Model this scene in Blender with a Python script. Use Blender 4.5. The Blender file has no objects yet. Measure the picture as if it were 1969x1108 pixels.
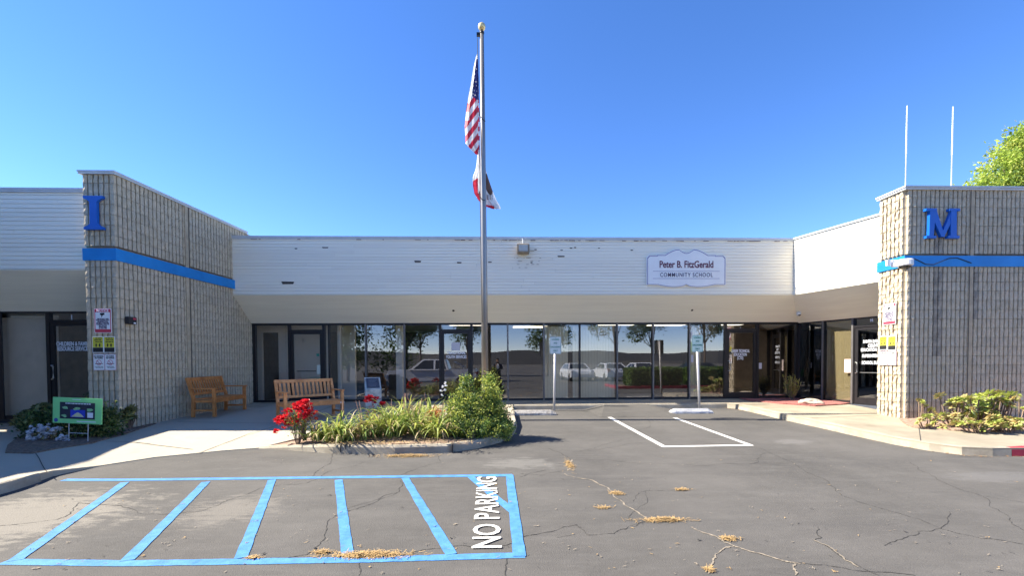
import bpy, bmesh, math, random
from math import sin, cos, pi, radians, sqrt, atan2, floor
from mathutils import Vector, Matrix, noise

# ------------------------------------------------------------------ scene, camera, light
scn = bpy.context.scene
col = scn.collection
R_ = random.Random(7)
FW, FPX, CX, CY = 1969.0, 850.0, 984.5, 716.0
YAW, PITCH, ROLL = radians(-1.95), radians(-1.36), radians(0.3)
CAM = Vector((0, 0, 1.6))
RM = (Matrix.Rotation(YAW, 3, 'Z') @ Matrix.Rotation(PITCH, 3, 'X') @ Matrix.Rotation(ROLL, 3, 'Y'))
cd = bpy.data.cameras.new('camera')
cam = bpy.data.objects.new('camera', cd); col.objects.link(cam); scn.camera = cam
rx, fw, up = RM.col[0], RM.col[1], RM.col[2]
m4 = Matrix(((rx[0], up[0], -fw[0], CAM[0]), (rx[1], up[1], -fw[1], CAM[1]), (rx[2], up[2], -fw[2], CAM[2]), (0, 0, 0, 1)))
cam.matrix_world = m4
cd.sensor_width = 36; cd.lens = FPX / FW * 36
cd.shift_y = (CY - 554) / FW
cd.clip_end = 3000; cd.clip_start = 0.03

SUN_EL = radians(43.5)
SUN_TRAVEL = Vector((cos(SUN_EL), -0.035 * cos(SUN_EL), -sin(SUN_EL))).normalized()
w = bpy.data.worlds.new('World'); scn.world = w; w.use_nodes = True
nt = w.node_tree
bg = nt.nodes['Background']
sky = nt.nodes.new('ShaderNodeTexSky'); sky.sky_type = 'NISHITA'; sky.sun_disc = False
sky.sun_elevation = SUN_EL
sky.sun_rotation = radians(-88)          # towards -X
sky.air_density = 0.6; sky.dust_density = 0.0; sky.ozone_density = 5.5; sky.altitude = 0
hs = nt.nodes.new('ShaderNodeHueSaturation'); hs.inputs['Saturation'].default_value = 1.19; hs.inputs['Hue'].default_value = .511
tm = nt.nodes.new('ShaderNodeMix'); tm.data_type = 'RGBA'; tm.blend_type = 'MULTIPLY'; tm.inputs[0].default_value = 1; tm.inputs[7].default_value = (.76, .57, .455, 1)
nt.links.new(sky.outputs[0], hs.inputs['Color']); nt.links.new(hs.outputs[0], tm.inputs[6]); nt.links.new(tm.outputs[2], bg.inputs[0]); bg.inputs[1].default_value = 0.15
sl = bpy.data.lights.new('sun', 'SUN'); sl.energy = 2.6; sl.angle = radians(0.5); sl.color = (1.0, 0.93, 0.80)
so = bpy.data.objects.new('sun', sl); col.objects.link(so)
so.rotation_euler = SUN_TRAVEL.to_track_quat('-Z', 'Y').to_euler()
scn.view_settings.view_transform = 'Standard'; scn.view_settings.look = 'None'
scn.view_settings.exposure = 2.56; scn.view_settings.gamma = 1
scn.view_settings.use_curve_mapping = False
scn.render.engine = 'CYCLES'
try:
    scn.cycles.max_bounces = 8; scn.cycles.transparent_max_bounces = 16
except Exception: pass

# ------------------------------------------------------------------ ground heights and pixel -> surface
def asph(Y):
    t = .29 - .0457 * (12.2 - min(Y, 12.2)); return 0.5 * (t + sqrt(t * t + .0009))
def walkz(Y): return asph(Y) + .13
RAMP = [(-6.2, 6.35), (-6.0, 6.85), (-5.55, 7.32), (-4.7, 7.72), (-4.2, 7.88)]
def seg_d(x, y, a, b):
    ax, ay = a; bx, by = b; dx, dy = bx - ax, by - ay
    t = max(0, min(1, ((x - ax) * dx + (y - ay) * dy) / (dx * dx + dy * dy)))
    return math.hypot(x - ax - t * dx, y - ay - t * dy)
def walk(x, y):
    d = min(seg_d(x, y, RAMP[i], RAMP[i + 1]) for i in range(1, len(RAMP) - 1))
    s = max(0.0, min(1.0, d / 0.9))
    return asph(y) + .012 + .118 * s
def ray(px, py): return RM @ Vector(((px - CX) / FPX, 1, -(py - CY) / FPX))
def G(px, py, off=0.0):
    d = ray(px, py); lo, hi = .5, 80
    for _ in range(50):
        m = (lo + hi) / 2; p = CAM + m * d
        if p.z > asph(p.y) + off: lo = m
        else: hi = m
    return CAM + lo * d
def PY(px, py, Y): d = ray(px, py); return CAM + d * (Y / d.y)

# ------------------------------------------------------------------ materials
MATS = {}
def nodes_of(m):
    m.use_nodes = True; n = m.node_tree
    return n, n.nodes.get('Principled BSDF')
def M(name, c, rough=.8, var=.12, scale=6, bump=0, bscale=60, metal=0, spec=.4, c2=None, detail=6, coords='Object', stretch=None, emit=None):
    if name in MATS: return MATS[name]
    m = bpy.data.materials.new(name); MATS[name] = m
    n, b = nodes_of(m); L = n.links
    b.inputs['Roughness'].default_value = rough; b.inputs['Metallic'].default_value = metal
    b.inputs['Specular IOR Level'].default_value = spec
    tc = n.nodes.new('ShaderNodeTexCoord'); src = tc.outputs[coords]
    if stretch:
        mp = n.nodes.new('ShaderNodeMapping'); mp.inputs['Scale'].default_value = stretch
        L.new(src, mp.inputs[0]); src = mp.outputs[0]
    nz = n.nodes.new('ShaderNodeTexNoise'); nz.inputs['Scale'].default_value = scale; nz.inputs['Detail'].default_value = detail
    nz.inputs['Roughness'].default_value = .65
    L.new(src, nz.inputs['Vector'])
    rp = n.nodes.new('ShaderNodeValToRGB')
    rp.color_ramp.elements[0].position = .3; rp.color_ramp.elements[1].position = .7
    lo = [max(0, v * (1 - var)) for v in c]; hi = [min(1, v * (1 + var)) for v in (c2 or c)]
    rp.color_ramp.elements[0].color = (*lo, 1); rp.color_ramp.elements[1].color = (*hi, 1)
    L.new(nz.outputs[0], rp.inputs[0]); L.new(rp.outputs[0], b.inputs['Base Color'])
    if bump:
        n2 = n.nodes.new('ShaderNodeTexNoise'); n2.inputs['Scale'].default_value = bscale; n2.inputs['Detail'].default_value = 4
        L.new(src, n2.inputs['Vector'])
        bp = n.nodes.new('ShaderNodeBump'); bp.inputs['Strength'].default_value = bump; bp.inputs['Distance'].default_value = .01
        L.new(n2.outputs[0], bp.inputs['Height']); L.new(bp.outputs[0], b.inputs['Normal'])
    if emit:
        b.inputs['Emission Color'].default_value = (*c, 1); b.inputs['Emission Strength'].default_value = emit
    return m
def add_spots(m, c, thr, scale, soft=.05, coords='Object', stretch=None, fac=1.0):
    """mix a second colour over the base where a noise passes a threshold (stains, wear)"""
    n = m.node_tree; L = n.links; b = n.nodes['Principled BSDF']
    old = b.inputs['Base Color'].links[0].from_socket
    tc = n.nodes.new('ShaderNodeTexCoord'); src = tc.outputs[coords]
    if stretch:
        mp = n.nodes.new('ShaderNodeMapping'); mp.inputs['Scale'].default_value = stretch; L.new(src, mp.inputs[0]); src = mp.outputs[0]
    nz = n.nodes.new('ShaderNodeTexNoise'); nz.inputs['Scale'].default_value = scale; nz.inputs['Detail'].default_value = 8; nz.inputs['Roughness'].default_value = .7
    L.new(src, nz.inputs['Vector'])
    mr = n.nodes.new('ShaderNodeMapRange'); mr.inputs[1].default_value = thr; mr.inputs[2].default_value = thr + soft; mr.inputs[4].default_value = fac
    L.new(nz.outputs[0], mr.inputs[0])
    mx = n.nodes.new('ShaderNodeMix'); mx.data_type = 'RGBA'
    L.new(mr.outputs[0], mx.inputs[0]); L.new(old, mx.inputs[6]); mx.inputs[7].default_value = (*c, 1)
    L.new(mx.outputs[2], b.inputs['Base Color'])
    return mr
def add_patch(m, c, cx, cy, rx_, ry_, fac=.8, nscale=2.0, thr=.5, stretch=(1, 1, 1)):
    """a worn or stained patch with a ragged edge at one place on the surface"""
    n = m.node_tree; L = n.links; b = n.nodes['Principled BSDF']
    old = b.inputs['Base Color'].links[0].from_socket
    tc = n.nodes.new('ShaderNodeTexCoord')
    mp = n.nodes.new('ShaderNodeMapping'); mp.vector_type = 'POINT'
    mp.inputs['Location'].default_value = (-cx / rx_, -cy / ry_, 0); mp.inputs['Scale'].default_value = (1 / rx_, 1 / ry_, 0)
    L.new(tc.outputs['Object'], mp.inputs[0])
    ln = n.nodes.new('ShaderNodeVectorMath'); ln.operation = 'LENGTH'; L.new(mp.outputs[0], ln.inputs[0])
    nz = n.nodes.new('ShaderNodeTexNoise'); nz.inputs['Scale'].default_value = nscale; nz.inputs['Detail'].default_value = 10; nz.inputs['Roughness'].default_value = .75
    ms = n.nodes.new('ShaderNodeMapping'); ms.inputs['Scale'].default_value = stretch
    L.new(tc.outputs['Object'], ms.inputs[0]); L.new(ms.outputs[0], nz.inputs['Vector'])
    fo = n.nodes.new('ShaderNodeMapRange'); fo.inputs[1].default_value = 0; fo.inputs[2].default_value = 1.1; fo.inputs[3].default_value = .3; fo.inputs[4].default_value = -.25
    L.new(ln.outputs['Value'], fo.inputs[0])
    ad = n.nodes.new('ShaderNodeMath'); ad.operation = 'ADD'; L.new(nz.outputs[0], ad.inputs[0]); L.new(fo.outputs[0], ad.inputs[1])
    mr = n.nodes.new('ShaderNodeMapRange'); mr.inputs[1].default_value = thr; mr.inputs[2].default_value = thr + .12; mr.inputs[4].default_value = fac
    L.new(ad.outputs[0], mr.inputs[0])
    mx = n.nodes.new('ShaderNodeMix'); mx.data_type = 'RGBA'
    L.new(mr.outputs[0], mx.inputs[0]); L.new(old, mx.inputs[6]); mx.inputs[7].default_value = (*c, 1)
    L.new(mx.outputs[2], b.inputs['Base Color'])

asphalt_m = M('asphalt', (.074, .069, .062), .92, .16, .55, .55, 90, c2=(.094, .087, .078), detail=12)
add_spots(asphalt_m, (.125, .117, .106), .52, 2.2, .3, stretch=(.4, 1.8, 1), fac=.75)
add_spots(asphalt_m, (.052, .05, .048), .50, .9, .2, stretch=(.35, 1.5, 1), fac=.45)
add_spots(asphalt_m, (.115, .107, .097), .50, 14, .25, stretch=(.7, 1.3, 1), fac=.5)
add_spots(asphalt_m, (.05, .048, .045), .62, .8, .12, stretch=(.6, 1.3, 1), fac=.5)
add_spots(asphalt_m, (.19, .175, .16), .62, 60, .08, fac=.6)
add_spots(asphalt_m, (.035, .035, .034), .60, 38, .08, fac=.5)
add_patch(asphalt_m, (.25, .225, .185), -5.0, 4.7, 1.9, 1.7, .6, 4.2, .5, (.8, 2.2, 1))
add_patch(asphalt_m, (.20, .18, .15), -2.9, 4.9, 1.1, 1.1, .5, 5.2, .56, (.7, 2.4, 1))
add_patch(asphalt_m, (.20, .19, .17), .35, 6.7, 1.0, .5, .4, 4.5, .5, (.7, 2.4, 1))
add_patch(asphalt_m, (.19, .18, .17), 5.4, 7.9, .8, .35, .35, 4.5, .5, (.7, 2.4, 1))
add_patch(asphalt_m, (.16, .155, .15), 6.8, 5.7, 1.6, .5, .3, 4.5, .52, (.7, 2.4, 1))
concrete_m = M('concrete', (.265, .225, .16), .9, .14, 1.2, .35, 120, c2=(.32, .275, .20), detail=10)
add_patch(concrete_m, (.42, .37, .285), -6.5, 8.5, 7.5, 7.5, .9, .6, .42)
add_spots(concrete_m, (.19, .165, .125), .56, 1.6, .25, fac=.5)
add_spots(concrete_m, (.24, .22, .19), .62, 14, .1, fac=.4)
kerb_m = M('kerb_concrete', (.31, .27, .205), .9, .2, 2.5, .5, 90, c2=(.38, .335, .26), detail=10)
add_spots(kerb_m, (.17, .155, .135), .58, 5, .15, fac=.65)
redkerb_m = M('red_kerb_paint', (.38, .03, .05), .7, .15, 5)
joint_m = M('joint_dark', (.06, .055, .05), .95, .2, 8)
mulch_m = M('mulch_soil', (.20, .125, .085), .95, .5, 22, .9, 55, c2=(.34, .23, .165), detail=10)
soil_m = M('dark_soil', (.12, .08, .055), .95, .45, 22, .9, 55, c2=(.2, .14, .1), detail=10)
gravel_m = M('red_gravel', (.20, .06, .055), .95, .5, 40, 1, 60, c2=(.34, .13, .11), detail=8)
block_ms = [M('split_block_%s' % k, c, .93, .14, 9, .6, 70, c2=c2, detail=9) for k, c, c2 in
            (('tan', (.46, .385, .27), (.52, .435, .31)), ('buff', (.47, .39, .275), (.53, .445, .315)), ('grey', (.45, .38, .275), (.50, .425, .31)), ('pale', (.475, .40, .29), (.53, .45, .33)), ('brown', (.425, .355, .25), (.48, .405, .29)))]
for bm_ in block_ms:
    add_spots(bm_, (.27, .21, .15), .60, 5, .14, fac=.5); add_spots(bm_, (.30, .26, .20), .56, 22, .2, fac=.4)
stain_block_m = M('stained_block', (.20, .175, .145), .93, .3, 5, .6, 70, c2=(.34, .29, .22), detail=9)
core_m = M('mortar_core', (.30, .24, .17), .95, .2, 6)  # plain darker mortar colour of the core behind the blocks
smooth_block_m = M('smooth_block', (.40, .32, .215), .9, .15, 5, .3, 80, c2=(.46, .37, .25))
band_m = M('blue_band', (.006, .20, .52), .55, .10, 2, .1, 40, c2=(.010, .23, .58))
add_spots(band_m, (.03, .26, .55), .58, 3, .2, stretch=(1, 1, .3), fac=.5)
letter_m = M('blue_letter', (.006, .11, .48), .4, .06, 5)
siding_m = M('white_siding', (.86, .80, .66), .65, .04, 3, .12, 40, c2=(.88, .83, .68), stretch=(1, 1, 5))
add_spots(siding_m, (.40, .35, .28), .66, 3, .1, coords='Object', stretch=(1.5, 1.5, 9), fac=.5)
siding2_m = M('white_siding_older', (.83, .77, .63), .7, .06, 4, .12, 40, c2=(.86, .80, .66), stretch=(1, 1, 5))
sidebk_m = M('siding_backing', (.28, .25, .21), .9, .2, 5)
chip_m = M('peeled_patch', (.07, .06, .055), .9, .4, 30)
rust_m = M('rust_streak', (.14, .075, .045), .95, .4, 30)
flash_m = M('roof_flashing', (.52, .54, .55), .5, .1, 3, 0, metal=.0)
soffit_m = M('beige_soffit', (.82, .765, .62), .8, .03, .8, .25, 25, c2=(.85, .80, .65), stretch=(.5, 1, 12), detail=4)
bronze_m = M('dark_bronze_frame', (.022, .02, .022), .4, .15, 8, metal=.3)
alu_m = M('grey_mullion', (.16, .15, .145), .45, .15, 8, metal=.5)
steel_m = M('steel_handle', (.55, .55, .53), .3, .1, 8, metal=.9)
galv_m = M('galvanised_post', (.58, .57, .58), .5, .10, 9, metal=.25)
white_m = M('white_paint', (.75, .75, .73), .6, .05, 5)
pole_m = M('bronze_flagpole', (.27, .255, .24), .38, .1, 3, metal=.65, stretch=(1, 1, .2))
gold_m = M('gold_ball', (.72, .56, .28), .32, .06, 8, metal=.5)
wood_ms = [M('teak_%s' % k, c, .6, .22, 5, .25, 60, c2=c2, stretch=(1, 1, 1), detail=8) for k, c, c2 in
           (('orange', (.44, .15, .035), (.60, .24, .07)), ('honey', (.56, .22, .07), (.72, .34, .13)), ('weathered', (.40, .19, .095), (.52, .29, .155)))]
plaque_conc_m = M('pedestal_concrete', (.42, .40, .35), .9, .25, 7, .4, 60, c2=(.60, .57, .50), detail=10)
bluepaint_m = M('blue_road_paint', (.045, .17, .42), .75, .12, 9, .3, 90, c2=(.075, .23, .50), detail=10)
add_spots(bluepaint_m, (.09, .12, .17), .60, 8, .08, fac=.7); add_spots(bluepaint_m, (.10, .11, .13), .60, 50, .1, fac=.6)
whitepaint_m = M('white_road_paint', (.60, .58, .53), .75, .06, 9, .3, 90, detail=10)
add_spots(whitepaint_m, (.3, .29, .27), .60, 9, .1, fac=.5); add_spots(whitepaint_m, (.2, .19, .18), .62, 50, .1, fac=.6)
crack_m = M('crack_dark', (.038, .036, .033), .98, .3, 20)
crackt_m = M('crack_dust', (.24, .20, .15), .98, .35, 25)
straw_m = M('dry_needles', (.25, .15, .06), .9, .45, 30, c2=(.42, .28, .12))
text_w = M('vinyl_white', (.78, .80, .84), .6, .02, 5)
text_maroon = M('maroon_letter', (.13, .02, .045), .5, .05, 5)
text_navy = M('navy_letter', (.06, .035, .10), .5, .05, 5)
sign_white = M('sign_white', (.80, .80, .78), .45, .04, 3)
sign_edge = M('sign_purple_line', (.10, .09, .28), .5, .05, 5)
notice_red = M('notice_red', (.55, .05, .08), .5, .05, 5)
sign_black = M('sign_black', (.02, .02, .022), .5, .1, 5)
sign_yellow = M('sign_yellow', (.62, .55, .05), .5, .05, 5)
sign_green = M('sign_green_text', (.03, .22, .15), .5, .05, 5)
road_sign_white = M('reflective_white', (.70, .74, .70), .35, .04, 4)
signback = M('aluminium_back', (.35, .35, .36), .4, .1, 4, metal=.6)
interior_wall = M('interior_wall', (.78, .73, .68), .9, .04, 2)
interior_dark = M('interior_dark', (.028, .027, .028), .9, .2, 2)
carpet_m = M('carpet', (.06, .07, .09), .95, .2, 5)
ceiling_m = M('interior_ceiling', (.42, .40, .36), .9, .05, 3)
lightpanel_m = M('lit_ceiling_panel', (1.0, .93, .80), .5, 0, 1, emit=.6)
blind_v_m = M('vertical_blind', (.70, .64, .48), .8, .05, 3)
blind_h_m = M('mini_blind', (.36, .31, .18), .7, .05, 3)
rubber_m = M('black_rubber', (.02, .02, .02), .8, .2, 10)
bark_m = M('bark', (.14, .10, .075), .95, .3, 10, .8, 30)
stem_m = M('brown_stem', (.20, .14, .10), .9, .3, 14)
def leafm(name, c, c2, trans=.35, rough=.5):
    m = M(name, c, rough, .25, 3.5, 0, 10, c2=c2, detail=3)
    n = m.node_tree; b = n.nodes['Principled BSDF']; out = n.nodes['Material Output']
    tr = n.nodes.new('ShaderNodeBsdfTranslucent'); mx = n.nodes.new('ShaderNodeMixShader')
    colsrc = b.inputs['Base Color'].links[0].from_socket
    n.links.new(colsrc, tr.inputs[0]); mx.inputs[0].default_value = trans
    n.links.new(b.outputs[0], mx.inputs[1]); n.links.new(tr.outputs[0], mx.inputs[2]); n.links.new(mx.outputs[0], out.inputs[0])
    return m
lf_yg = leafm('leaf_yellow_green', (.36, .41, .06), (.56, .58, .13))
lf_mid = leafm('leaf_mid_green', (.09, .16, .03), (.17, .26, .05))
lf_dark = leafm('leaf_dark_green', (.025, .055, .018), (.05, .10, .03))
lf_tree = leafm('leaf_tree', (.22, .32, .035), (.38, .48, .07), .45)
lf_lily = leafm('leaf_lily', (.30, .38, .07), (.52, .58, .18), .4)
lf_lily2 = leafm('leaf_lily_dry', (.36, .27, .12), (.50, .40, .22), .3)
lf_olive = leafm('leaf_olive', (.13, .16, .045), (.24, .26, .09))
lf_aeo = leafm('aeonium_leaf', (.34, .40, .08), (.52, .58, .16), .3)
lf_aeo2 = leafm('aeonium_leaf_tan', (.42, .30, .11), (.56, .44, .19), .3)
lf_aeo3 = leafm('aeonium_leaf_dark', (.20, .21, .08), (.34, .31, .13), .3)  # darker olive leaf colour
lf_red = leafm('foliage_red', (.25, .05, .04), (.4, .10, .05))
fl_red = leafm('petal_red', (.62, .012, .02), (.85, .04, .06), .3)
fl_dkred = leafm('petal_dark_red', (.25, .004, .012), (.38, .015, .03), .3)
fl_white = leafm('petal_white', (.72, .72, .80), (.82, .82, .90), .3)
lf_oran = leafm('leaf_orange', (.48, .16, .04), (.58, .26, .08), .3)

def glassm(name, tint, refl):
    m = bpy.data.materials.new(name); m.use_nodes = True; n = m.node_tree; L = n.links
    n.nodes.remove(n.nodes['Principled BSDF']); out = n.nodes['Material Output']
    tr = n.nodes.new('ShaderNodeBsdfTransparent'); tr.inputs[0].default_value = (*tint, 1)
    gl = n.nodes.new('ShaderNodeBsdfGlossy'); gl.inputs['Roughness'].default_value = 0.0; gl.inputs[0].default_value = (.95, .95, 1, 1)
    tc = n.nodes.new('ShaderNodeTexCoord'); nz = n.nodes.new('ShaderNodeTexNoise'); nz.inputs['Scale'].default_value = .7; nz.inputs['Detail'].default_value = 1
    L.new(tc.outputs['Object'], nz.inputs['Vector'])
    bp = n.nodes.new('ShaderNodeBump'); bp.inputs['Strength'].default_value = .05; bp.inputs['Distance'].default_value = .01
    L.new(nz.outputs[0], bp.inputs['Height']); L.new(bp.outputs[0], gl.inputs['Normal'])
    fr = n.nodes.new('ShaderNodeFresnel'); fr.inputs[0].default_value = 1.5
    mr = n.nodes.new('ShaderNodeMapRange'); mr.inputs[1].default_value = .04; mr.inputs[2].default_value = 1; mr.inputs[3].default_value = refl; mr.inputs[4].default_value = 1
    L.new(fr.outputs[0], mr.inputs[0])
    ge = n.nodes.new('ShaderNodeNewGeometry'); om = n.nodes.new('ShaderNodeMath'); om.operation = 'SUBTRACT'; om.inputs[0].default_value = 1; L.new(ge.outputs['Backfacing'], om.inputs[1])
    mu = n.nodes.new('ShaderNodeMath'); mu.operation = 'MULTIPLY'; L.new(mr.outputs[0], mu.inputs[0]); L.new(om.outputs[0], mu.inputs[1])
    mx = n.nodes.new('ShaderNodeMixShader'); L.new(mu.outputs[0], mx.inputs[0]); L.new(tr.outputs[0], mx.inputs[1]); L.new(gl.outputs[0], mx.inputs[2])
    L.new(mx.outputs[0], out.inputs[0]); return m
glass_m = glassm('tinted_glass', (.88, .87, .84), .17)
carglass_m = M('car_glass', (.02, .025, .03), .08, .05, 3, spec=.8)

# ------------------------------------------------------------------ mesh helpers
class MB:
    def __init__(s): s.v = []; s.f = []; s.m = []; s.mats = []
    def mi(s, mat):
        if mat is None: mat = '_'
        if mat not in s.mats: s.mats.append(mat)
        return s.mats.index(mat)
    def add(s, vs, fs, mat=None):
        o = len(s.v); s.v += [tuple(v) for v in vs]; k = s.mi(mat)
        for f in fs: s.f.append(tuple(o + i for i in f)); s.m.append(k)
    def box(s, x0, x1, y0, y1, z0, z1, mat=None, T=None, bev=0):
        if bev:
            b = bev
            vs = []
            for z, i in ((z0, b), (z0 + b, 0), (z1 - b, 0), (z1, b)):
                vs += [(x0 + i, y0 + i, z), (x1 - i, y0 + i, z), (x1 - i, y1 - i, z), (x0 + i, y1 - i, z)]
            fs = [(3, 2, 1, 0), (12, 13, 14, 15)]
            for r in range(3):
                for k in range(4): fs.append((r * 4 + k, r * 4 + (k + 1) % 4, r * 4 + 4 + (k + 1) % 4, r * 4 + 4 + k))
        else:
            vs = [(x0, y0, z0), (x1, y0, z0), (x1, y1, z0), (x0, y1, z0), (x0, y0, z1), (x1, y0, z1), (x1, y1, z1), (x0, y1, z1)]
            fs = [(3, 2, 1, 0), (4, 5, 6, 7), (0, 1, 5, 4), (1, 2, 6, 5), (2, 3, 7, 6), (3, 0, 4, 7)]
        if T is not None: vs = [T @ Vector(v) for v in vs]
        s.add(vs, fs, mat)
    def beam(s, a, b, wx, wz, mat=None, upv=(0, 0, 1)):
        a = Vector(a); b = Vector(b); d = b - a; L = d.length; d.normalize()
        u = Vector(upv); x = d.cross(u)
        if x.length < 1e-4: x = d.cross(Vector((1, 0, 0)))
        x.normalize(); u = x.cross(d)
        vs = [a + x * sx * wx / 2 + u * sz * wz / 2 + d * t for t in (0, L) for sx, sz in ((-1, -1), (1, -1), (1, 1), (-1, 1))]
        s.add(vs, [(0, 1, 2, 3), (7, 6, 5, 4), (0, 4, 5, 1), (1, 5, 6, 2), (2, 6, 7, 3), (3, 7, 4, 0)], mat)
    def tube(s, pts, rads, n=8, mat=None, caps=True):
        pts = [Vector(p) for p in pts]
        if not isinstance(rads, (list, tuple)): rads = [rads] * len(pts)
        rings = []
        for i, p in enumerate(pts):
            d = (pts[min(i + 1, len(pts) - 1)] - pts[max(i - 1, 0)]).normalized()
            x = d.cross(Vector((0, 0, 1)))
            if x.length < .05: x = d.cross(Vector((1, 0, 0)))
            x.normalize(); u = x.cross(d)
            rings.append([p + (x * cos(2 * pi * k / n) + u * sin(2 * pi * k / n)) * rads[i] for k in range(n)])
        vs = [v for r in rings for v in r]; fs = []
        for i in range(len(pts) - 1):
            for k in range(n): fs.append((i * n + k, i * n + (k + 1) % n, (i + 1) * n + (k + 1) % n, (i + 1) * n + k))
        if caps: fs.append(tuple(range(n - 1, -1, -1))); fs.append(tuple(range((len(pts) - 1) * n, len(pts) * n)))
        s.add(vs, fs, mat)
    def lathe(s, prof, n=16, c=(0, 0, 0), mat=None):
        vs = [(c[0] + r * cos(2 * pi * k / n), c[1] + r * sin(2 * pi * k / n), c[2] + z) for r, z in prof for k in range(n)]
        fs = []
        for i in range(len(prof) - 1):
            for k in range(n): fs.append((i * n + k, i * n + (k + 1) % n, (i + 1) * n + (k + 1) % n, (i + 1) * n + k))
        fs.append(tuple(range(n - 1, -1, -1))); fs.append(tuple(range((len(prof) - 1) * n, len(prof) * n)))
        s.add(vs, fs, mat)
    def prism(s, poly, T, depth, mat=None):
        """poly in local xz-plane (x,z); front at y=0, back at y=depth"""
        n = len(poly)
        vs = [T @ Vector((x, 0, z)) for x, z in poly] + [T @ Vector((x, depth, z)) for x, z in poly]
        fs = [tuple(range(n)), tuple(range(2 * n - 1, n - 1, -1))]
        for k in range(n): fs.append((k, n + k, n + (k + 1) % n, (k + 1) % n))
        s.add(vs, fs, mat)
    def mesh(s, name, mat=None, smooth=False):
        me = bpy.data.meshes.new(name); me.from_pydata(s.v, [], s.f)
        for k in s.mats: me.materials.append(mat if k == '_' else k)
        if len(s.mats) > 1: me.polygons.foreach_set('material_index', s.m)
        if smooth: me.polygons.foreach_set('use_smooth', [True] * len(me.polygons))
        me.validate(); me.update(); return me
def link(name, me, parent=None, loc=(0, 0, 0), rot=(0, 0, 0), scale=None):
    o = bpy.data.objects.new(name, me); col.objects.link(o)
    o.location = loc; o.rotation_euler = rot
    if scale: o.scale = scale
    if parent: o.parent = parent
    return o
def tag(o, label, cat=None, group=None, kind=None):
    if label: o['label'] = label
    if cat: o['category'] = cat
    if group: o['group'] = group
    if kind: o['kind'] = kind
    return o
def thing(name, label, cat, loc=(0, 0, 0), rotz=0, group=None):
    o = link(name, None, None, loc, (0, 0, rotz)); return tag(o, label, cat, group)
def part(name, mb, mat, parent, world=True, smooth=False, loc=None, rot=(0, 0, 0), label=None, kind=None):
    """world=True: the mesh is in world coordinates and the (unrotated) parent stands at parent.location"""
    me = mb.mesh(name, mat, smooth) if isinstance(mb, MB) else mb
    if loc is None:
        loc = (0, 0, 0)
        if world and parent is not None and parent.type == 'EMPTY': loc = tuple(-parent.location)
    o = link(name, me, parent, loc, rot)
    if label: o['label'] = label
    if kind: o['kind'] = kind
    return o
def wpos(parent, p):
    if parent is not None and parent.type == 'EMPTY': return tuple(Vector(p) - parent.location)
    return tuple(p)
def struct(name, mb, mat, label=None):
    o = part(name, mb, mat, None); o['kind'] = 'structure'
    if label: o['label'] = label
    return o
def Tm(loc=(0, 0, 0), rz=0, rx_=0, ry=0):
    return Matrix.Translation(loc) @ Matrix.Rotation(rz, 4, 'Z') @ Matrix.Rotation(rx_, 4, 'X') @ Matrix.Rotation(ry, 4, 'Y')
_tc = {}
def text_mesh(s, size, sx=1.0, bold=0.0, ext=.002, align='CENTER', sp=1.0):
    key = (s, size, sx, bold, ext, align, sp)
    if key in _tc: return _tc[key]
    c = bpy.data.curves.new('t', 'FONT'); c.body = s; c.size = size; c.extrude = ext; c.offset = bold; c.space_character = sp
    c.align_x = align; c.align_y = 'CENTER'; c.resolution_u = 3
    o = bpy.data.objects.new('t', c); col.objects.link(o)
    me = bpy.data.meshes.new_from_object(o.evaluated_get(bpy.context.evaluated_depsgraph_get()))
    bpy.data.objects.remove(o)
    for v in me.vertices: v.co.x *= sx
    _tc[key] = me; return me
def text(s, size, mat, parent, loc, rz=0, sx=1.0, bold=0.0, ext=.002, name='lettering', align='CENTER', flat=False, sp=1.0):
    me = text_mesh(s, size, sx, bold, ext, align, sp)
    if not me.materials: me.materials.append(mat)
    elif me.materials[0] != mat: me = me.copy(); me.materials[0] = mat
    return link(name, me, parent, loc, (0 if flat else pi / 2, 0, rz))

def slab(name, poly, zf, mat, thick=.35, step=.5, xs=None):
    bm = bmesh.new()
    vs = [bm.verts.new((x, y, 0)) for x, y in poly]
    bm.faces.new(vs)
    ys = [p[1] for p in poly]; xx = [p[0] for p in poly]
    y = floor(min(ys) / step) * step
    while y < max(ys):
        if min(ys) < y < 12.75: bmesh.ops.bisect_plane(bm, geom=bm.verts[:] + bm.edges[:] + bm.faces[:], plane_co=(0, y, 0), plane_no=(0, 1, 0))
        y += step
    if xs:
        x = floor(min(xx) / xs) * xs
        while x < max(xx):
            if x > min(xx): bmesh.ops.bisect_plane(bm, geom=bm.verts[:] + bm.edges[:] + bm.faces[:], plane_co=(x, 0, 0), plane_no=(1, 0, 0))
            x += xs
    bmesh.ops.triangulate(bm, faces=bm.faces[:])
    for v in bm.verts: v.co.z = zf(v.co.x, v.co.y)
    if thick:
        be = [e for e in bm.edges if len(e.link_faces) == 1]
        r = bmesh.ops.extrude_edge_only(bm, edges=be)
        for g in r['geom']:
            if isinstance(g, bmesh.types.BMVert): g.co.z -= thick
    bmesh.ops.recalc_face_normals(bm, faces=bm.faces[:])
    up_ = sum(f.normal.z for f in bm.faces)
    if up_ < 0: bmesh.ops.reverse_faces(bm, faces=bm.faces[:])
    me = bpy.data.meshes.new(name); bm.to_mesh(me); bm.free(); me.materials.append(mat)
    return me

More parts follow.
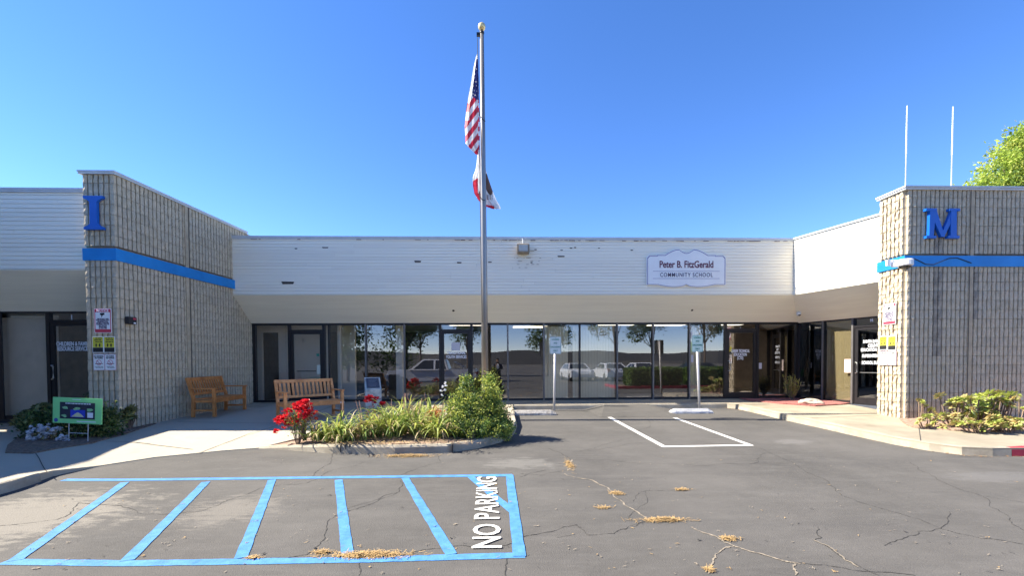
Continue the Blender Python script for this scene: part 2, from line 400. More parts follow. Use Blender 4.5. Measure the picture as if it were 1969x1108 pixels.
# ------------------------------------------------------------------ setting: ground, walks, kerbs
g = MB(); g.add([(-900, -900, -.3), (900, -900, -.3), (900, 900, -.3), (-900, 900, -.3)], [(0, 1, 2, 3)])
struct('ground', g, M('far_ground', (.09, .08, .065), .95, .3, .05))
lot = MB()
ysl = [-90, -60, -40, -25, -15, -8, -4, -1, 1, 2, 3, 3.5] + [4 + .25 * i for i in range(34)]
xsl = [-70, -45, -30, -20, -14] + [-12 + 1.5 * i for i in range(17)] + [14, 20, 30, 45, 70]
for y in ysl:
    for x in xsl: lot.v.append((x, y, asph(y)))
nx = len(xsl); lot.mi(None)
for j in range(len(ysl) - 1):
    for i in range(nx - 1): lot.f.append((j * nx + i, j * nx + i + 1, (j + 1) * nx + i + 1, (j + 1) * nx + i)); lot.m.append(0)
LOT = struct('parking_lot', lot, asphalt_m)

RC = [(6.35, 12.0), (6.55, 11.75), (6.62, 11.3), (6.67, 10.8), (6.72, 10.16), (6.88, 9.1), (6.98, 8.2), (7.08, 7.6), (7.25, 7.15), (7.5, 6.86), (7.9, 6.76), (8.6, 6.74)]
PLF = [(-4.2, 7.88), (-3.57, 7.72), (-2.75, 7.46), (-1.7, 7.36), (-.84, 7.42), (-.38, 7.66), (.06, 8.15), (.33, 8.85), (.42, 9.6), (.42, 10.6)]
PLB = [(-4.2, 7.88), (-3.5, 8.38), (-2.2, 9.2), (-.6, 9.9), (.42, 10.6)]
walk_poly = [(-20, -6), (-6.07, -6), (-6.07, 5.7)] + RAMP + PLB[1:] + [(.42, 12.0)] + RC + [(20, 6.74), (20, 14.2), (-20, 14.2)]
sw = link('sidewalk', slab('sidewalk', walk_poly, walk, concrete_m, .35, .5, .9)); sw['kind'] = 'structure'
bedp = [(-4.05, 7.93), (-3.5, 7.84), (-2.72, 7.6), (-1.7, 7.5), (-.9, 7.55), (-.48, 7.78), (-.06, 8.25), (.2, 8.95), (.28, 9.6), (.28, 10.5)] + list(reversed(PLB))[1:-1]
pb = link('planting_bed', slab('planting_bed', bedp, lambda x, y: min(walk(x, y) + .012, asph(y) + .02 + .115 * max(0, min(1, (x + 4.2) / 1.4))) + .02 * noise.noise(Vector((x * 3, y * 3, 0))), mulch_m, .3, .12, .15)); pb['kind'] = 'structure'
def inset_z(off): return lambda x, y: walk(x, y) + off + .02 * noise.noise(Vector((x * 4, y * 4, 3)))
bl = link('left_planting_bed', slab('left_planting_bed', [(-8.9, 8.55), (-8.3, 7.75), (-7.75, 7.2), (-7.28, 7.15), (-7.2, 7.45), (-7.0, 7.85), (-7.05, 8.6), (-7.3, 9.7), (-7.5, 9.0), (-8.1, 9.0), (-8.6, 9.3)], inset_z(.02), soil_m, .2, .15, .15)); bl['kind'] = 'structure'
br = link('right_planting_bed', slab('right_planting_bed', [(8.85, 9.42), (8.35, 8.75), (8.2, 8.45), (8.7, 8.1), (9.3, 7.82), (10.3, 7.95), (12, 8.05), (16, 8.1), (16, 9.42)], inset_z(.02), mulch_m, .2, .15, .3)); br['kind'] = 'structure'
gv = link('red_gravel_bed', slab('red_gravel_bed', [(7.35, 13.18), (7.3, 12.4), (7.75, 11.75), (8.35, 11.3), (9.3, 11.55), (9.72, 11.75), (9.3, 12.9), (9.2, 13.18)], inset_z(.03), gravel_m, .2, .12, .12)); gv['kind'] = 'structure'

def kerb(name, pts, zf, wid=.15, face=.0, mat=kerb_m, side=1, zb=-.2):
    """raised kerb strip; pts are the outer edge, body lies on `side` (1 = left of travel)"""
    b = MB(); dense = []
    for i in range(len(pts) - 1):
        a, c = Vector(pts[i]), Vector(pts[i + 1]); k = max(1, int((c - a).length / .3))
        for t in range(k): dense.append(a.lerp(c, t / k))
    dense.append(Vector(pts[-1])); ring = []
    for i, p in enumerate(dense):
        d = (dense[min(i + 1, len(dense) - 1)] - dense[max(i - 1, 0)]).normalized(); nrm = Vector((-d.y, d.x)) * side
        z = zf(p.x, p.y)
        for off, dz in ((-.015, zb), (.0, -.03), (.022, .0), (wid, 0), (wid, -.1)):
            q = p + nrm * off
            ring.append((q.x + R_.uniform(-.002, .002), q.y, z + dz + (R_.uniform(-.002, .002) if dz != zb else 0)))
    n = len(dense); fs = []
    for i in range(n - 1):
        for k in range(4):
            q = (i * 5 + k, i * 5 + k + 1, (i + 1) * 5 + k + 1, (i + 1) * 5 + k)
            fs.append(q if side < 0 else q[::-1])
    fs.append((0, 1, 2, 3, 4)); fs.append(tuple((n - 1) * 5 + k for k in range(5)))
    b.add(ring, fs); return struct(name, b, mat)
kz = lambda x, y: walk(x, y) + .005
kerb('left_kerb', [(-6.07, -6), (-6.07, 5.7), (-6.12, 6.1)], kz, side=1)
kerb('facade_kerb', [(.42, 11.99), (6.35, 11.99)], kz, side=1)
kerb('planter_kerb', [PLF[0]] + PLF[1:] + [(.42, 11.99)], lambda x, y: asph(y) + .03 + .11 * max(0, min(1, (x + 4.2) / 1.4)), side=1)
kerb('right_kerb', RC[:-1] + [(8.2, 6.75)], kz, side=1)
kerb('red_painted_kerb', [(8.21, 6.75), (8.6, 6.74), (14, 6.735), (20, 6.735)], kz, mat=redkerb_m, side=1)
# asphalt ramp up to the kerb in front of the doors
rp = MB()
A = [(2.55, 10.75), (4.5, 10.75), (2.95, 11.98), (4.05, 11.98), (2.35, 11.95), (4.75, 11.95)]
zz = [asph(10.75) + .003, asph(10.75) + .003, walkz(12) + .012, walkz(12) + .012, asph(11.95) + .003, asph(11.95) + .003]
rp.add([(x, y, z) for (x, y), z in zip(A, zz)], [(0, 1, 3, 2), (0, 2, 4), (1, 5, 3)])
ro = struct('kerb_ramp', rp, asphalt_m)
# joints in the walks: thin recessed-looking strips lie 4 mm above as filled joints
def strip(mb, pts, wd, zf, lift=.004, jit=0.0, mat=None):
    P = [Vector(p) for p in pts]; vs = []
    for i, p in enumerate(P):
        d = (P[min(i + 1, len(P) - 1)] - P[max(i - 1, 0)]); d.normalize(); nrm = Vector((-d.y, d.x))
        h = wd / 2 * (1 + jit * R_.uniform(-1, 1))
        for s in (-1, 1):
            q = p + nrm * s * h; vs.append((q.x, q.y, zf(q.x, q.y) + lift))
    mb.add(vs, [(2 * i, 2 * i + 2, 2 * i + 3, 2 * i + 1) for i in range(len(P) - 1)], mat)
def lerp_pts(a, b, k=12): return [Vector(a).lerp(Vector(b), t / k) for t in range(k + 1)]
jm = MB()
for a, b in (((-6.07, 6.15), (-7.35, 7.25)), ((-5.0, 7.55), (-4.6, 9.1)), ((-7.0, 9.9), (-3.3, 9.4)), ((-4.6, 9.1), (-4.4, 13.1)), ((-2.1, 9.3), (-2.0, 13.1)), ((-6.9, 8.0), (-5.2, 7.7)),
             ((6.9, 11.2), (9.0, 11.1)), ((7.0, 9.6), (8.85, 9.9)), ((7.25, 7.3), (8.3, 8.4)), ((9.6, 6.9), (9.6, 7.8)), ((1.0, 12.15), (1.0, 13.1)), ((3.5, 12.15), (3.5, 13.1)), ((5.9, 12.15), (5.9, 13.1))):
    strip(jm, lerp_pts(a, b, 16), .012, walk, .004)
jo = part('joint', jm, joint_m, sw, kind='stuff')
# dark drain cut and joints on the planter kerb face
km = MB()
for px in (655, 672, 665, 870):
    a = G(px, 873 if px < 800 else 872)
    km.box(a.x - .006, a.x + .006, a.y - .006, a.y + .12, a.z + .0, a.z + .148)
struct('kerb_joints', km, joint_m)

# ------------------------------------------------------------------ painted markings on the asphalt
def line_px(name, pts, wd, mat, jit=.06, off=.004, n=26):
    mb = MB(); W = [G(*p) for p in pts]; dense = []
    for i in range(len(W) - 1): dense += [(W[i].lerp(W[i + 1], t / n)).xy for t in range(n)]
    dense.append(W[-1].xy); strip(mb, dense, wd, lambda x, y: asph(y), off, jit)
    return part(name, mb, mat, LOT)
B = .105
line_px('blue_line', [(122, 924), (240, 924), (985, 915)], B, bluepaint_m, off=.004)
line_px('blue_line', [(8, 1082), (240, 1085), (700, 1078), (1009, 1069)], B, bluepaint_m, off=.004)
line_px('blue_line', [(980, 915), (999, 1072)], B, bluepaint_m, off=.008)
for a, b in (((240, 929), (28, 1080)), ((396, 928), (244, 1080)), ((523, 924), (463, 1075)), ((651, 924), (669, 1073)), ((779, 920), (868, 1068)), ((905, 918), (986, 985))):
    line_px('blue_line', [a, b], B * .93, bluepaint_m, off=.006)
line_px('white_line', [(1172, 803), (1277, 860)], .10, whitepaint_m, .03)
line_px('white_line', [(1272, 860), (1447, 857)], .10, whitepaint_m, .03, off=.006)
line_px('white_line', [(1297, 804), (1443, 857)], .10, whitepaint_m, .03)
# NO PARKING, reading away from the viewer; stencil breaks between strokes
pa, pb_ = G(936, 1057), G(936, 919)
tl = (pb_ - pa).xy.length
def tpx(y): return (G(936, y) - pa).xy.length / tl
for word, t0, t1 in (('NO', 0.0, tpx(1011)), ('PARKING', tpx(1001), 1.0)):
    me = text_mesh(word, .42, 1, .006, .0, 'LEFT').copy()
    xs_ = [v.co.x for v in me.vertices]; ys_ = [v.co.y for v in me.vertices]
    sx = (t1 - t0) * tl / (max(xs_) - min(xs_)); sy = .265 / (max(ys_) - min(ys_))
    x0 = min(xs_); yc = (max(ys_) + min(ys_)) / 2
    for v in me.vertices:
        lx = (v.co.x - x0) * sx + t0 * tl; ly = (v.co.y - yc) * sy
        q = pa.xy + (pb_ - pa).xy.normalized() * lx; q = q + Vector((-1, 0)) * ly
        v.co = (q.x, q.y, asph(q.y) + .012)
    me.materials.clear(); me.materials.append(whitepaint_m)
    link('stencil_lettering', me, LOT)

# cracks
cr = MB()
def crack(pts, wd=.014, mat=crack_m, off=.003, rough=.05):
    wd *= .48
    W = [G(*p).xy for p in pts]
    for _ in range(4):
        N = [W[0]]
        for i in range(len(W) - 1):
            a, b = W[i], W[i + 1]; L = (b - a).length
            m_ = (a + b) / 2 + Vector((-(b - a).y, (b - a).x)) * R_.uniform(-rough, rough) * 2.2
            N += [m_, b]
        W = N
    strip(cr, W, wd, lambda x, y: asph(y), off, .7, mat)
CK = [([(0, 1012), (110, 1000), (150, 968), (285, 990), (385, 985), (440, 962)], .012), ([(440, 962), (500, 940), (590, 930), (640, 905), (700, 890)], .01),
      ([(520, 1074), (590, 1068), (625, 1035), (650, 990), (700, 975), (765, 948), (770, 925)], .014), ([(765, 948), (650, 985)], .01), ([(640, 873), (620, 900), (600, 918)], .012),
      ([(770, 915), (850, 890), (840, 875)], .01), ([(770, 1072), (820, 1058), (960, 1052), (1010, 1032), (1110, 1010)], .014), ([(695, 1078), (690, 1108)], .014), ([(975, 1076), (972, 1108)], .014),
      ([(1000, 912), (1040, 915), (1090, 905)], .01), ([(1300, 785), (1250, 820), (1150, 860), (1100, 870)], .009), ([(1055, 862), (1098, 885)], .02), ([(1098, 885), (1230, 892), (1450, 892), (1475, 872)], .01),
      ([(1110, 870), (1290, 845)], .008), ([(1460, 862), (1530, 895), (1590, 925), (1620, 955), (1700, 980), (1810, 1018)], .011), ([(1810, 1018), (1825, 985)], .01), ([(1810, 1018), (1880, 1035), (1969, 1048)], .013),
      ([(1700, 1050), (1740, 1035), (1810, 1018)], .014), ([(1572, 1015), (1580, 1035), (1565, 1040), (1620, 1075), (1690, 1108)], .013), ([(1440, 1060), (1530, 1083), (1640, 1098), (1760, 1108)], .012),
      ([(1750, 890), (1800, 920), (1890, 955), (1969, 968)], .01), ([(1890, 955), (1940, 1000), (1969, 1040)], .01), ([(1105, 1010), (1130, 1030), (1180, 1028), (1250, 1000)], .01), ([(1070, 1035), (1100, 1030)], .008),
      ([(1218, 965), (1240, 945), (1310, 945), (1330, 940)], .009), ([(1050, 905), (1000, 918)], .01), ([(1200, 1020), (1245, 1005)], .008), ([(1250, 940), (1210, 1000)], .008)]
for p, wd in CK: crack(p, wd)
for p, wd in (([(1085, 912), (1140, 925), (1180, 955), (1230, 990), (1250, 1003)], .022), ([(1330, 1015), (1380, 1035), (1412, 1052), (1500, 1078), (1540, 1086)], .02), ([(1412, 1052), (1375, 1070), (1370, 1085), (1362, 1105)], .018),
              ([(1100, 885), (1102, 900), (1092, 906)], .03), ([(1530, 1086), (1530, 1108)], .022), ([(1565, 1040), (1610, 1065), (1650, 1092)], .012)):
    crack(p, wd * 1.5, crackt_m, .005)
part('crack', cr, None, LOT, kind='stuff')

# ------------------------------------------------------------------ split-face block walls
PITCH_R = .1016
def block_mesh(ribs, seed, mat, rg=1.0):
    r = random.Random(seed); mb = MB(); W_ = ribs * PITCH_R; H_ = .2; D = .06; gr = .024
    j = .0018; mats = mat if isinstance(mat, list) else [mat] * ribs
    for k in range(ribs):
        x0 = k * PITCH_R + gr / 2; x1 = (k + 1) * PITCH_R - gr / 2
        zs = [j, .05 + r.uniform(-.01, .01), .1 + r.uniform(-.012, .012), .15 + r.uniform(-.01, .01), H_ - j]
        L = [(x0 + r.uniform(0, .003), -rg * r.uniform(-.009, .004), z) for z in zs]; C_ = [((x0 + x1) / 2 + r.uniform(-.01, .01), -rg * r.uniform(-.004, .009), z) for z in zs]
        Rr = [(x1 - r.uniform(0, .003), -rg * r.uniform(-.009, .004), z) for z in zs]
        BL = [(x0, D, z) for z in zs]; BR = [(x1, D, z) for z in zs]
        o = BL + L + C_ + Rr + BR; n = 5; fs = []
        for c in range(4):
            for q in range(4): fs.append((c * n + q, (c + 1) * n + q, (c + 1) * n + q + 1, c * n + q + 1))
        fs.append((0, 5, 10, 15, 20)[::-1]); fs.append((4, 9, 14, 19, 24))
        mb.add(o, fs, mats[k])
    # groove floors
    mb.add([(0.004, D - .002, j), (W_ - .004, D - .002, j), (W_ - .004, D - .002, H_ - j), (0.004, D - .002, H_ - j)], [(0, 1, 2, 3)], mats[0])
    return mb.mesh('block')
FULL = [block_mesh(4, 100 + i, block_ms[(0, 1, 2, 3, 0, 1, 2, 4, 1)[i]]) for i in range(9)]
HALF = [block_mesh(2, 200 + i, block_ms[i % 3]) for i in range(6)]
ROUGH = [block_mesh(4, 400 + i, block_ms[i % 4], 2.2) for i in range(6)]; ROUGHH = [block_mesh(2, 420 + i, block_ms[i % 4], 2.2) for i in range(4)]
SL = [block_mesh(4, 300 + i, [stain_block_m, stain_block_m, block_ms[i], block_ms[i]]) for i in range(3)]; SR = [block_mesh(4, 310 + i, [block_ms[i], block_ms[i], stain_block_m, stain_block_m]) for i in range(3)]
HALFS = [block_mesh(2, 320 + i, stain_block_m) for i in range(2)]
def wall_face(root, ox, oy, rz, ncol, z0, nrow, skip, stains=(), start=0, rough=False):
    """running bond in half-block units: ncol halves wide; local x from origin"""
    c, s = cos(rz), sin(rz); out = []
    for r in range(nrow):
        z = z0 + r * .2032; u = 0
        if (r + start) % 2: seq = ['h'] + ['f'] * ((ncol - 1) // 2) + (['h'] if (ncol - 1) % 2 else [])
        else: seq = ['f'] * (ncol // 2) + (['h'] if ncol % 2 else [])
        for k in seq:
            wd = (4 if k == 'f' else 2) * PITCH_R
            lx = u + wd / 2
            if not skip(lx, z):
                me = R_.choice((ROUGH if k == 'f' else ROUGHH) if rough else FULL if k == 'f' else HALF)
                for a, zl, zh in stains:
                    if zl < z < zh:
                        if k == 'f' and abs(u - a) < .02: me = R_.choice(SL)
                        elif k == 'f' and abs(u + .2032 - a) < .02: me = R_.choice(SR)
                        elif k == 'h' and abs(u - a) < .02: me = R_.choice(HALFS)
                p = (ox + c * u, oy + s * u, z)
                out.append((me, p, rz))
            u += wd
    return out
def place_blocks(root, items, limit=298):
    items.sort(key=lambda t: (Vector(t[1]) - CAM).length)
    for me, p, rz in items[:limit]: link('block', me, root, wpos(root, p), (0, 0, rz))
    if items[limit:]:
        mb = MB()
        for me, p, rz in items[limit:]:
            T = Tm(p, rz)
            mb.add([T @ v.co for v in me.vertices], [tuple(f.vertices) for f in me.polygons], me.materials[0])
        part('far_blocks', mb, None, root, kind='stuff')
Z0 = .05; NR = 26; ZT = Z0 + NR * .2032

# --- I wall
aI = atan2(13.2 - 8.98, -7.12 + 7.45)       # direction of the side face
IW = thing('block_wall', 'tall split-face block wall end carrying the blue letter I, left of the benches', 'wall', (-7.75, 9.0, .2))
dI = Vector((cos(aI), sin(aI)))
def skipI(lx, z):
    Y = 8.98 + lx * sin(aI)
    if 3.62 < z + .1 < 3.86: return True
    if z + .2 < walkz(Y) - .01: return True
    return Y > 12.75 and z > 3.3
items = wall_face(IW, -7.45 + .06 * dI.x, 8.98 + .06 * dI.y, aI, 21, Z0, NR, skipI)
items += wall_face(IW, -8.06, 8.98, 0, 3, Z0, NR, lambda lx, z: 3.62 < z + .1 < 3.86 or z + .2 < walkz(8.9), start=0)
place_blocks(IW, items)
c = MB()
nI = Vector((sin(aI), -cos(aI)))            # outward normal of side face
p0 = Vector((-7.45, 8.98)) - nI * .058 + Vector((0, .058)); p1 = Vector((-7.12, 13.3)) - nI * .058
c.prism([], Matrix(), 0) if False else None
poly = [(-8.06, 9.038), (p0.x, 9.038), (p1.x, p1.y), (p1.x - .5, p1.y), (-8.06, 9.7)]
def extr(mb, poly, z0, z1, mat=None):
    n = len(poly); vs = [(x, y, z0) for x, y in poly] + [(x, y, z1) for x, y in poly]
    fs = [tuple(range(n - 1, -1, -1)), tuple(range(n, 2 * n))] + [(k, (k + 1) % n, n + (k + 1) % n, n + k) for k in range(n)]
    mb.add(vs, fs, mat)
extr(c, poly, 0, ZT - .003); part('wall_core', c, core_m, IW)
# smooth vertical control joint strip, and the smooth corner strip
c = MB(); q = Vector((-7.45, 8.98)) + dI * 1.78
c.beam((q.x + nI.x * .0, q.y + nI.y * .0, .2), (q.x, q.y, ZT - .01), .10, .045, upv=(nI.x, nI.y, 0)); part('control_joint', c, smooth_block_m, IW)
c = MB(); q = Vector((-7.45, 8.98)) + dI * 1.84 + nI * .006
c.beam((q.x, q.y, .3), (q.x, q.y, ZT - .01), .012, .04, upv=(nI.x, nI.y, 0)); part('joint_sealant', c, joint_m, IW)
c = MB(); extr(c, [(-8.075, 8.962), (-7.435, 8.962), (-7.435 + dI.x * 4.2, 8.955 + dI.y * 4.2 - .5), (-7.46 + dI.x * 4.2, 8.955 + dI.y * 4.2 - .5), (-7.48, 9.02), (-8.075, 9.02)], 3.625, 3.86); part('blue_band', c, band_m, IW)
c = MB(); extr(c, [(-8.11, 8.93), (-7.41, 8.93), (-7.1, 13.0), (-7.6, 13.0), (-7.9, 9.6), (-8.11, 9.6)], ZT, ZT + .03); extr(c, [(-8.10, 8.94), (-7.42, 8.94), (-7.11, 13.0), (-7.4, 13.0), (-7.7, 9.4), (-8.10, 9.4)], ZT - .035, ZT - .001)
part('coping', c, flash_m, IW)
# --- M wall
MW = thing('block_wall', 'tall split-face block wall carrying the blue letter M, with sunlit narrow end', 'wall', (8.95, 9.5, .2))
cjx = 10.4 - 8.92
def skipM(lx, z): return 3.62 < z + .1 < 3.87 or z + .2 < walkz(9.4) - .02
items = wall_face(MW, 8.96, 9.4, 0, 16, Z0, NR, skipM, stains=((.6096, 1.55, 3.7), (.6096, 3.9, 4.4), (1.4224, 2.4, 3.7)), start=1)
items += wall_face(MW, 8.9, 10.06, -pi / 2, 3, Z0, NR, skipM, rough=True)
place_blocks(MW, items)
c = MB(); extr(c, [(8.958, 9.458), (20, 9.458), (20, 10.06), (8.958, 10.06)], 0, ZT - .003); part('wall_core', c, core_m, MW)
c = MB(); extr(c, [(12.2, 9.40), (20, 9.40), (20, 9.43), (12.2, 9.43)], 0, ZT - .004); part('far_wall_face', c, smooth_block_m, MW)
c = MB(); c.box(10.35, 10.45, 9.388, 9.46, .2, ZT - .01); part('control_joint', c, smooth_block_m, MW)
c = MB(); c.box(10.355, 10.365, 9.38, 9.385, .3, ZT - .02); part('joint_sealant', c, joint_m, MW)
c = MB(); extr(c, [(8.872, 9.37), (20, 9.37), (20, 9.42), (8.93, 9.42), (8.93, 10.07), (8.872, 10.07)], 3.63, 3.865); part('blue_band', c, band_m, MW)
c = MB(); extr(c, [(8.84, 9.34), (20, 9.34), (20, 9.9), (9.3, 9.9), (9.3, 10.1), (8.84, 10.1)], ZT, ZT + .035); extr(c, [(8.86, 9.36), (20, 9.36), (20, 9.9), (9.3, 9.9), (9.3, 10.09), (8.86, 10.09)], ZT - .04, ZT - .001)
part('coping', c, flash_m, MW)
# conduit cable across the band
c = MB(); pts = [PY(x, y, 9.36) for x, y in ((1757, 497), (1768, 502), (1780, 508), (1795, 509), (1810, 503), (1825, 497), (1840, 496), (1855, 501), (1868, 506))]
c.tube(pts, .008, 6); part('cable', c, rubber_m, MW)

# slab-serif letters I and M in blue
def serif_letter(ch, Wd, H_, label, loc):
    t = thing('wall_letter', label, 'letter', loc)
    s = H_ * .12; poly = []
    mb = MB(); T = Matrix()
    if ch == 'I':
        st = Wd * .19; br = Wd * .30
        P = [(-Wd / 2, 0), (Wd / 2, 0), (Wd / 2, s * .6), (br, s), (st, s * 1.5), (st, H_ - s * 1.5), (br, H_ - s), (Wd / 2, H_ - s * .6), (Wd / 2, H_), (-Wd / 2, H_), (-Wd / 2, H_ - s * .6), (-br, H_ - s), (-st, H_ - s * 1.5), (-st, s * 1.5), (-br, s), (-Wd / 2, s * .6)]
        mb.prism(P, T, .055)
        part('letter_body', mb, letter_m, t, world=False)
    else:
        a = Wd / 2
        def serif(x, z, w_): return [(x - w_, z), (x + w_, z), (x + w_, z + s * .7), (x - w_, z + s * .7)]
        mb.prism([(-a + .05, s * .6), (-a + .15, s * .6), (-a + .19, H_ - s * .6), (-a + .06, H_ - s * .6)], T, .07)
        mb.prism([(a - .19, s * .6), (a - .05, s * .6), (a - .06, H_ - s * .6), (a - .19, H_ - s * .6)], Tm((0, .001, 0)), .068)
        mb.prism([(-.03, .03), (.05, .03), (-a + .20, H_ - .01), (-a + .03, H_ - .01)], Tm((0, .004, 0)), .064)
        mb.prism([(-.05, .03), (.03, .03), (a - .03, H_ - .01), (a - .15, H_ - .01)], Tm((0, .007, 0)), .06)
        mb.prism(serif(-a + .10, 0, .11), Tm((0, -.003, 0)), .075); mb.prism(serif(a - .12, 0, .13), Tm((0, -.003, 0)), .075)
        mb.prism(serif(-a + .09, H_ - s * .7, .12), Tm((0, -.003, 0)), .075); mb.prism(serif(a - .11, H_ - s * .7, .12), Tm((0, -.003, 0)), .075)
        part('letter_body', mb, letter_m, t, world=False)
    return t
serif_letter('I', .37, .65, 'blue capital letter I mounted on the block wall end at left', (-7.805, 8.91, 4.21))
serif_letter('M', .72, .64, 'blue capital letter M mounted high on the block wall at right', (9.68, 9.32, 4.23))

# ------------------------------------------------------------------ the school building
SB = thing('school_building', 'low white-sided community school front with beige soffit and dark storefront glass', 'building', (0, 13, .43))
FZ0, FZ1 = 3.485, 5.02
unit = MB(); unit.v = [(0, -.006, 0), (1, -.006, 0), (1, 0, .93), (0, 0, .93), (0, .02, 0), (1, .02, 0), (1, .02, .93), (0, .02, .93), (0, -.006, .06), (1, -.006, .06)]
# lapped board: bottom edge proud of the top edge
unit = MB(); unit.add([(0, 0, 0), (1, 0, 0), (1, .006, 1), (0, .006, 1), (0, .03, 0), (1, .03, 0), (1, .03, 1), (0, .03, 1)], [(0, 1, 2, 3), (5, 4, 7, 6), (1, 5, 6, 2), (4, 0, 3, 7), (3, 2, 6, 7), (4, 5, 1, 0)])
UB = [unit.mesh('board', siding_m), unit.mesh('board', siding2_m)]
def siding(root, ax, ay, bx, by, z0, z1, rows, blen):
    """wall runs from a to b with its face on the right-hand side of travel... front is local -Y"""
    L = math.hypot(bx - ax, by - ay); rz = atan2(by - ay, bx - ax); h = (z1 - z0) / rows
    for r in range(rows):
        u = 0; first = R_.uniform(.3, 1) * blen
        while u < L - .01:
            ln = first if u == 0 else blen * R_.uniform(.8, 1.2)
            if L - (u + ln) < .5: ln = L - u
            p = (ax + cos(rz) * u, ay + sin(rz) * u, z0 + r * h + .003)
            o = link('siding_board', UB[0] if R_.random() < .65 else UB[1], root, wpos(root, p), (0, 0, rz), (ln - .004, 1, h - .0045))
            u += ln
ROWS = 18
siding(SB, -7.2, 12.37, 8.45, 12.37, FZ0, FZ1, ROWS, 4.2)
RFA, RFB = Vector((8.45, 12.37)), Vector((9.15, 10.08))
siding(SB, RFA.x, RFA.y, RFB.x, RFB.y, FZ0, FZ1, ROWS, 2.6)
siding(SB, -13.0, 9.1, -8.06, 9.1, FZ0, FZ1, ROWS, 3.6)
# fascia backing, roofs, flashing
c = MB()
c.box(-7.2, 8.5, 12.403, 12.6, FZ0 + .002, FZ1 + .005)
nR = Vector((-(RFB - RFA).y, (RFB - RFA).x)).normalized()      # behind the right fascia
q0, q1 = RFA + nR * .033, RFB + nR * .033
extr(c, [q0[:], q1[:], (q1 + nR * .2)[:], (q0 + nR * .2 + Vector((0, .2)))[:]], FZ0 + .002, FZ1 + .005)
c.box(-13, -8.05, 9.133, 9.35, FZ0 + .002, FZ1 + .005)
part('fascia_backing', c, sidebk_m, SB)
c = MB()
c.box(-7.2, 8.47, 12.345, 12.62, FZ1 + .002, FZ1 + .05); c.box(-7.2, 8.46, 12.352, 12.372, FZ1 - .035, FZ1 + .002)
e0, e1 = RFA - nR * .03, RFB - nR * .03
extr(c, [e0[:], e1[:], (e1 + nR * .3)[:], (e0 + nR * .3)[:]], FZ1 + .004, FZ1 + .052)
c.box(-13, -8.05, 9.07, 9.35, FZ1 + .002, FZ1 + .05); c.box(-13, -8.06, 9.078, 9.1, FZ1 - .035, FZ1 + .002)
part('roof_flashing', c, flash_m, SB)
c = MB()
for k in range(60):
    x = R_.choice([R_.uniform(-6.8, 8.2), R_.gauss(1, 1.5), R_.uniform(4, 8.2)]); ln = R_.uniform(.03, .16)
    if -7 < x < 8.2: c.box(x, x + ln, 12.3485, 12.355, FZ1 - .036 - R_.uniform(.008, .02), FZ1 - .036)
part('rust_marks', c, rust_m, SB, kind='stuff')
c = MB()
for px, py, wpx, hpx in ((569, 478, 5, 2), (625, 476, 12, 2), (803, 503, 13, 3.5), (883, 505, 9, 2.5), (942, 504, 7, 2), (553, 544, 24, 5), (1022, 505, 4, 2), (1079, 493, 14, 2.5), (1098, 477, 5, 2), (1106, 476, 4, 2), (1080, 481, 5, 1.5), (1215, 481, 5, 2), (1152, 477, 4, 1.5), (1030, 480, 5, 1.5)):
    p = PY(px, py, 12.36); a = wpx / 69 / 2; b = hpx / 69 / 2
    P = [(-a, b), (-a * .8, -b), (a * .85, -b * .9), (a, b * .8)]
    c.prism(P, Tm((p.x, 12.3635, p.z)), .006)
part('peeled_patches', c, chip_m, SB, kind='stuff')
c = MB()
c.box(-7.6, 9.0, 12.6, 26, 4.6, 4.85); c.box(-24, -7.9, 9.35, 26, 4.6, 4.86)
extr(c, [(9.2, 12.2), (9.45, 10.1), (22, 10.1), (22, 26), (9.2, 26)], 4.6, 4.87)
part('roof', c, M('roof_gravel', (.3, .29, .27), .9, .2, 4), SB)
# slanted soffits
SZ = 2.73; GL = 13.2
RGA = Vector((9.18, 13.2)); RGB = Vector((10.22, 10.08))
def plate(mb, P, t=.03):
    P = [Vector(p) for p in P]; n = (P[1] - P[0]).cross(P[2] - P[0]).normalized() * t
    vs = P + [p + n for p in P]; k = len(P)
    mb.add(vs, [tuple(range(k)), tuple(range(2 * k - 1, k - 1, -1))] + [(i, (i + 1) % k, k + (i + 1) % k, k + i)[::-1] for i in range(k)])
c = MB(); plate(c, [(-7.22, 12.385, FZ0), (-7.14, 13.2, SZ), (9.18, 13.2, SZ), (8.46, 12.385, FZ0)]); part('soffit', c, soffit_m, SB)
c = MB(); plate(c, [(8.46, 12.385, FZ0), (9.18, 13.2, SZ), (RGB.x, RGB.y, SZ), (9.165, 10.08, FZ0)]); part('soffit', c, soffit_m, SB)
c = MB(); plate(c, [(-13, 9.115, FZ0), (-13, 9.9, SZ), (-8.05, 9.9, SZ), (-8.05, 9.115, FZ0)]); part('soffit', c, soffit_m, SB)
c = MB(); c.box(-7.2, 9.2, 13.2, 13.4, SZ + .003, 3.6); c.box(-22, -7.9, 9.9, 10.1, SZ + .003, 3.6); c.box(-22, -13.01, 9.9, 10.0, .3, SZ); extr(c, [RGA[:], RGB[:], (RGB + nR * .2)[:], (RGA + nR * .2)[:]], SZ + .003, 3.6); part('header_wall', c, soffit_m, SB)

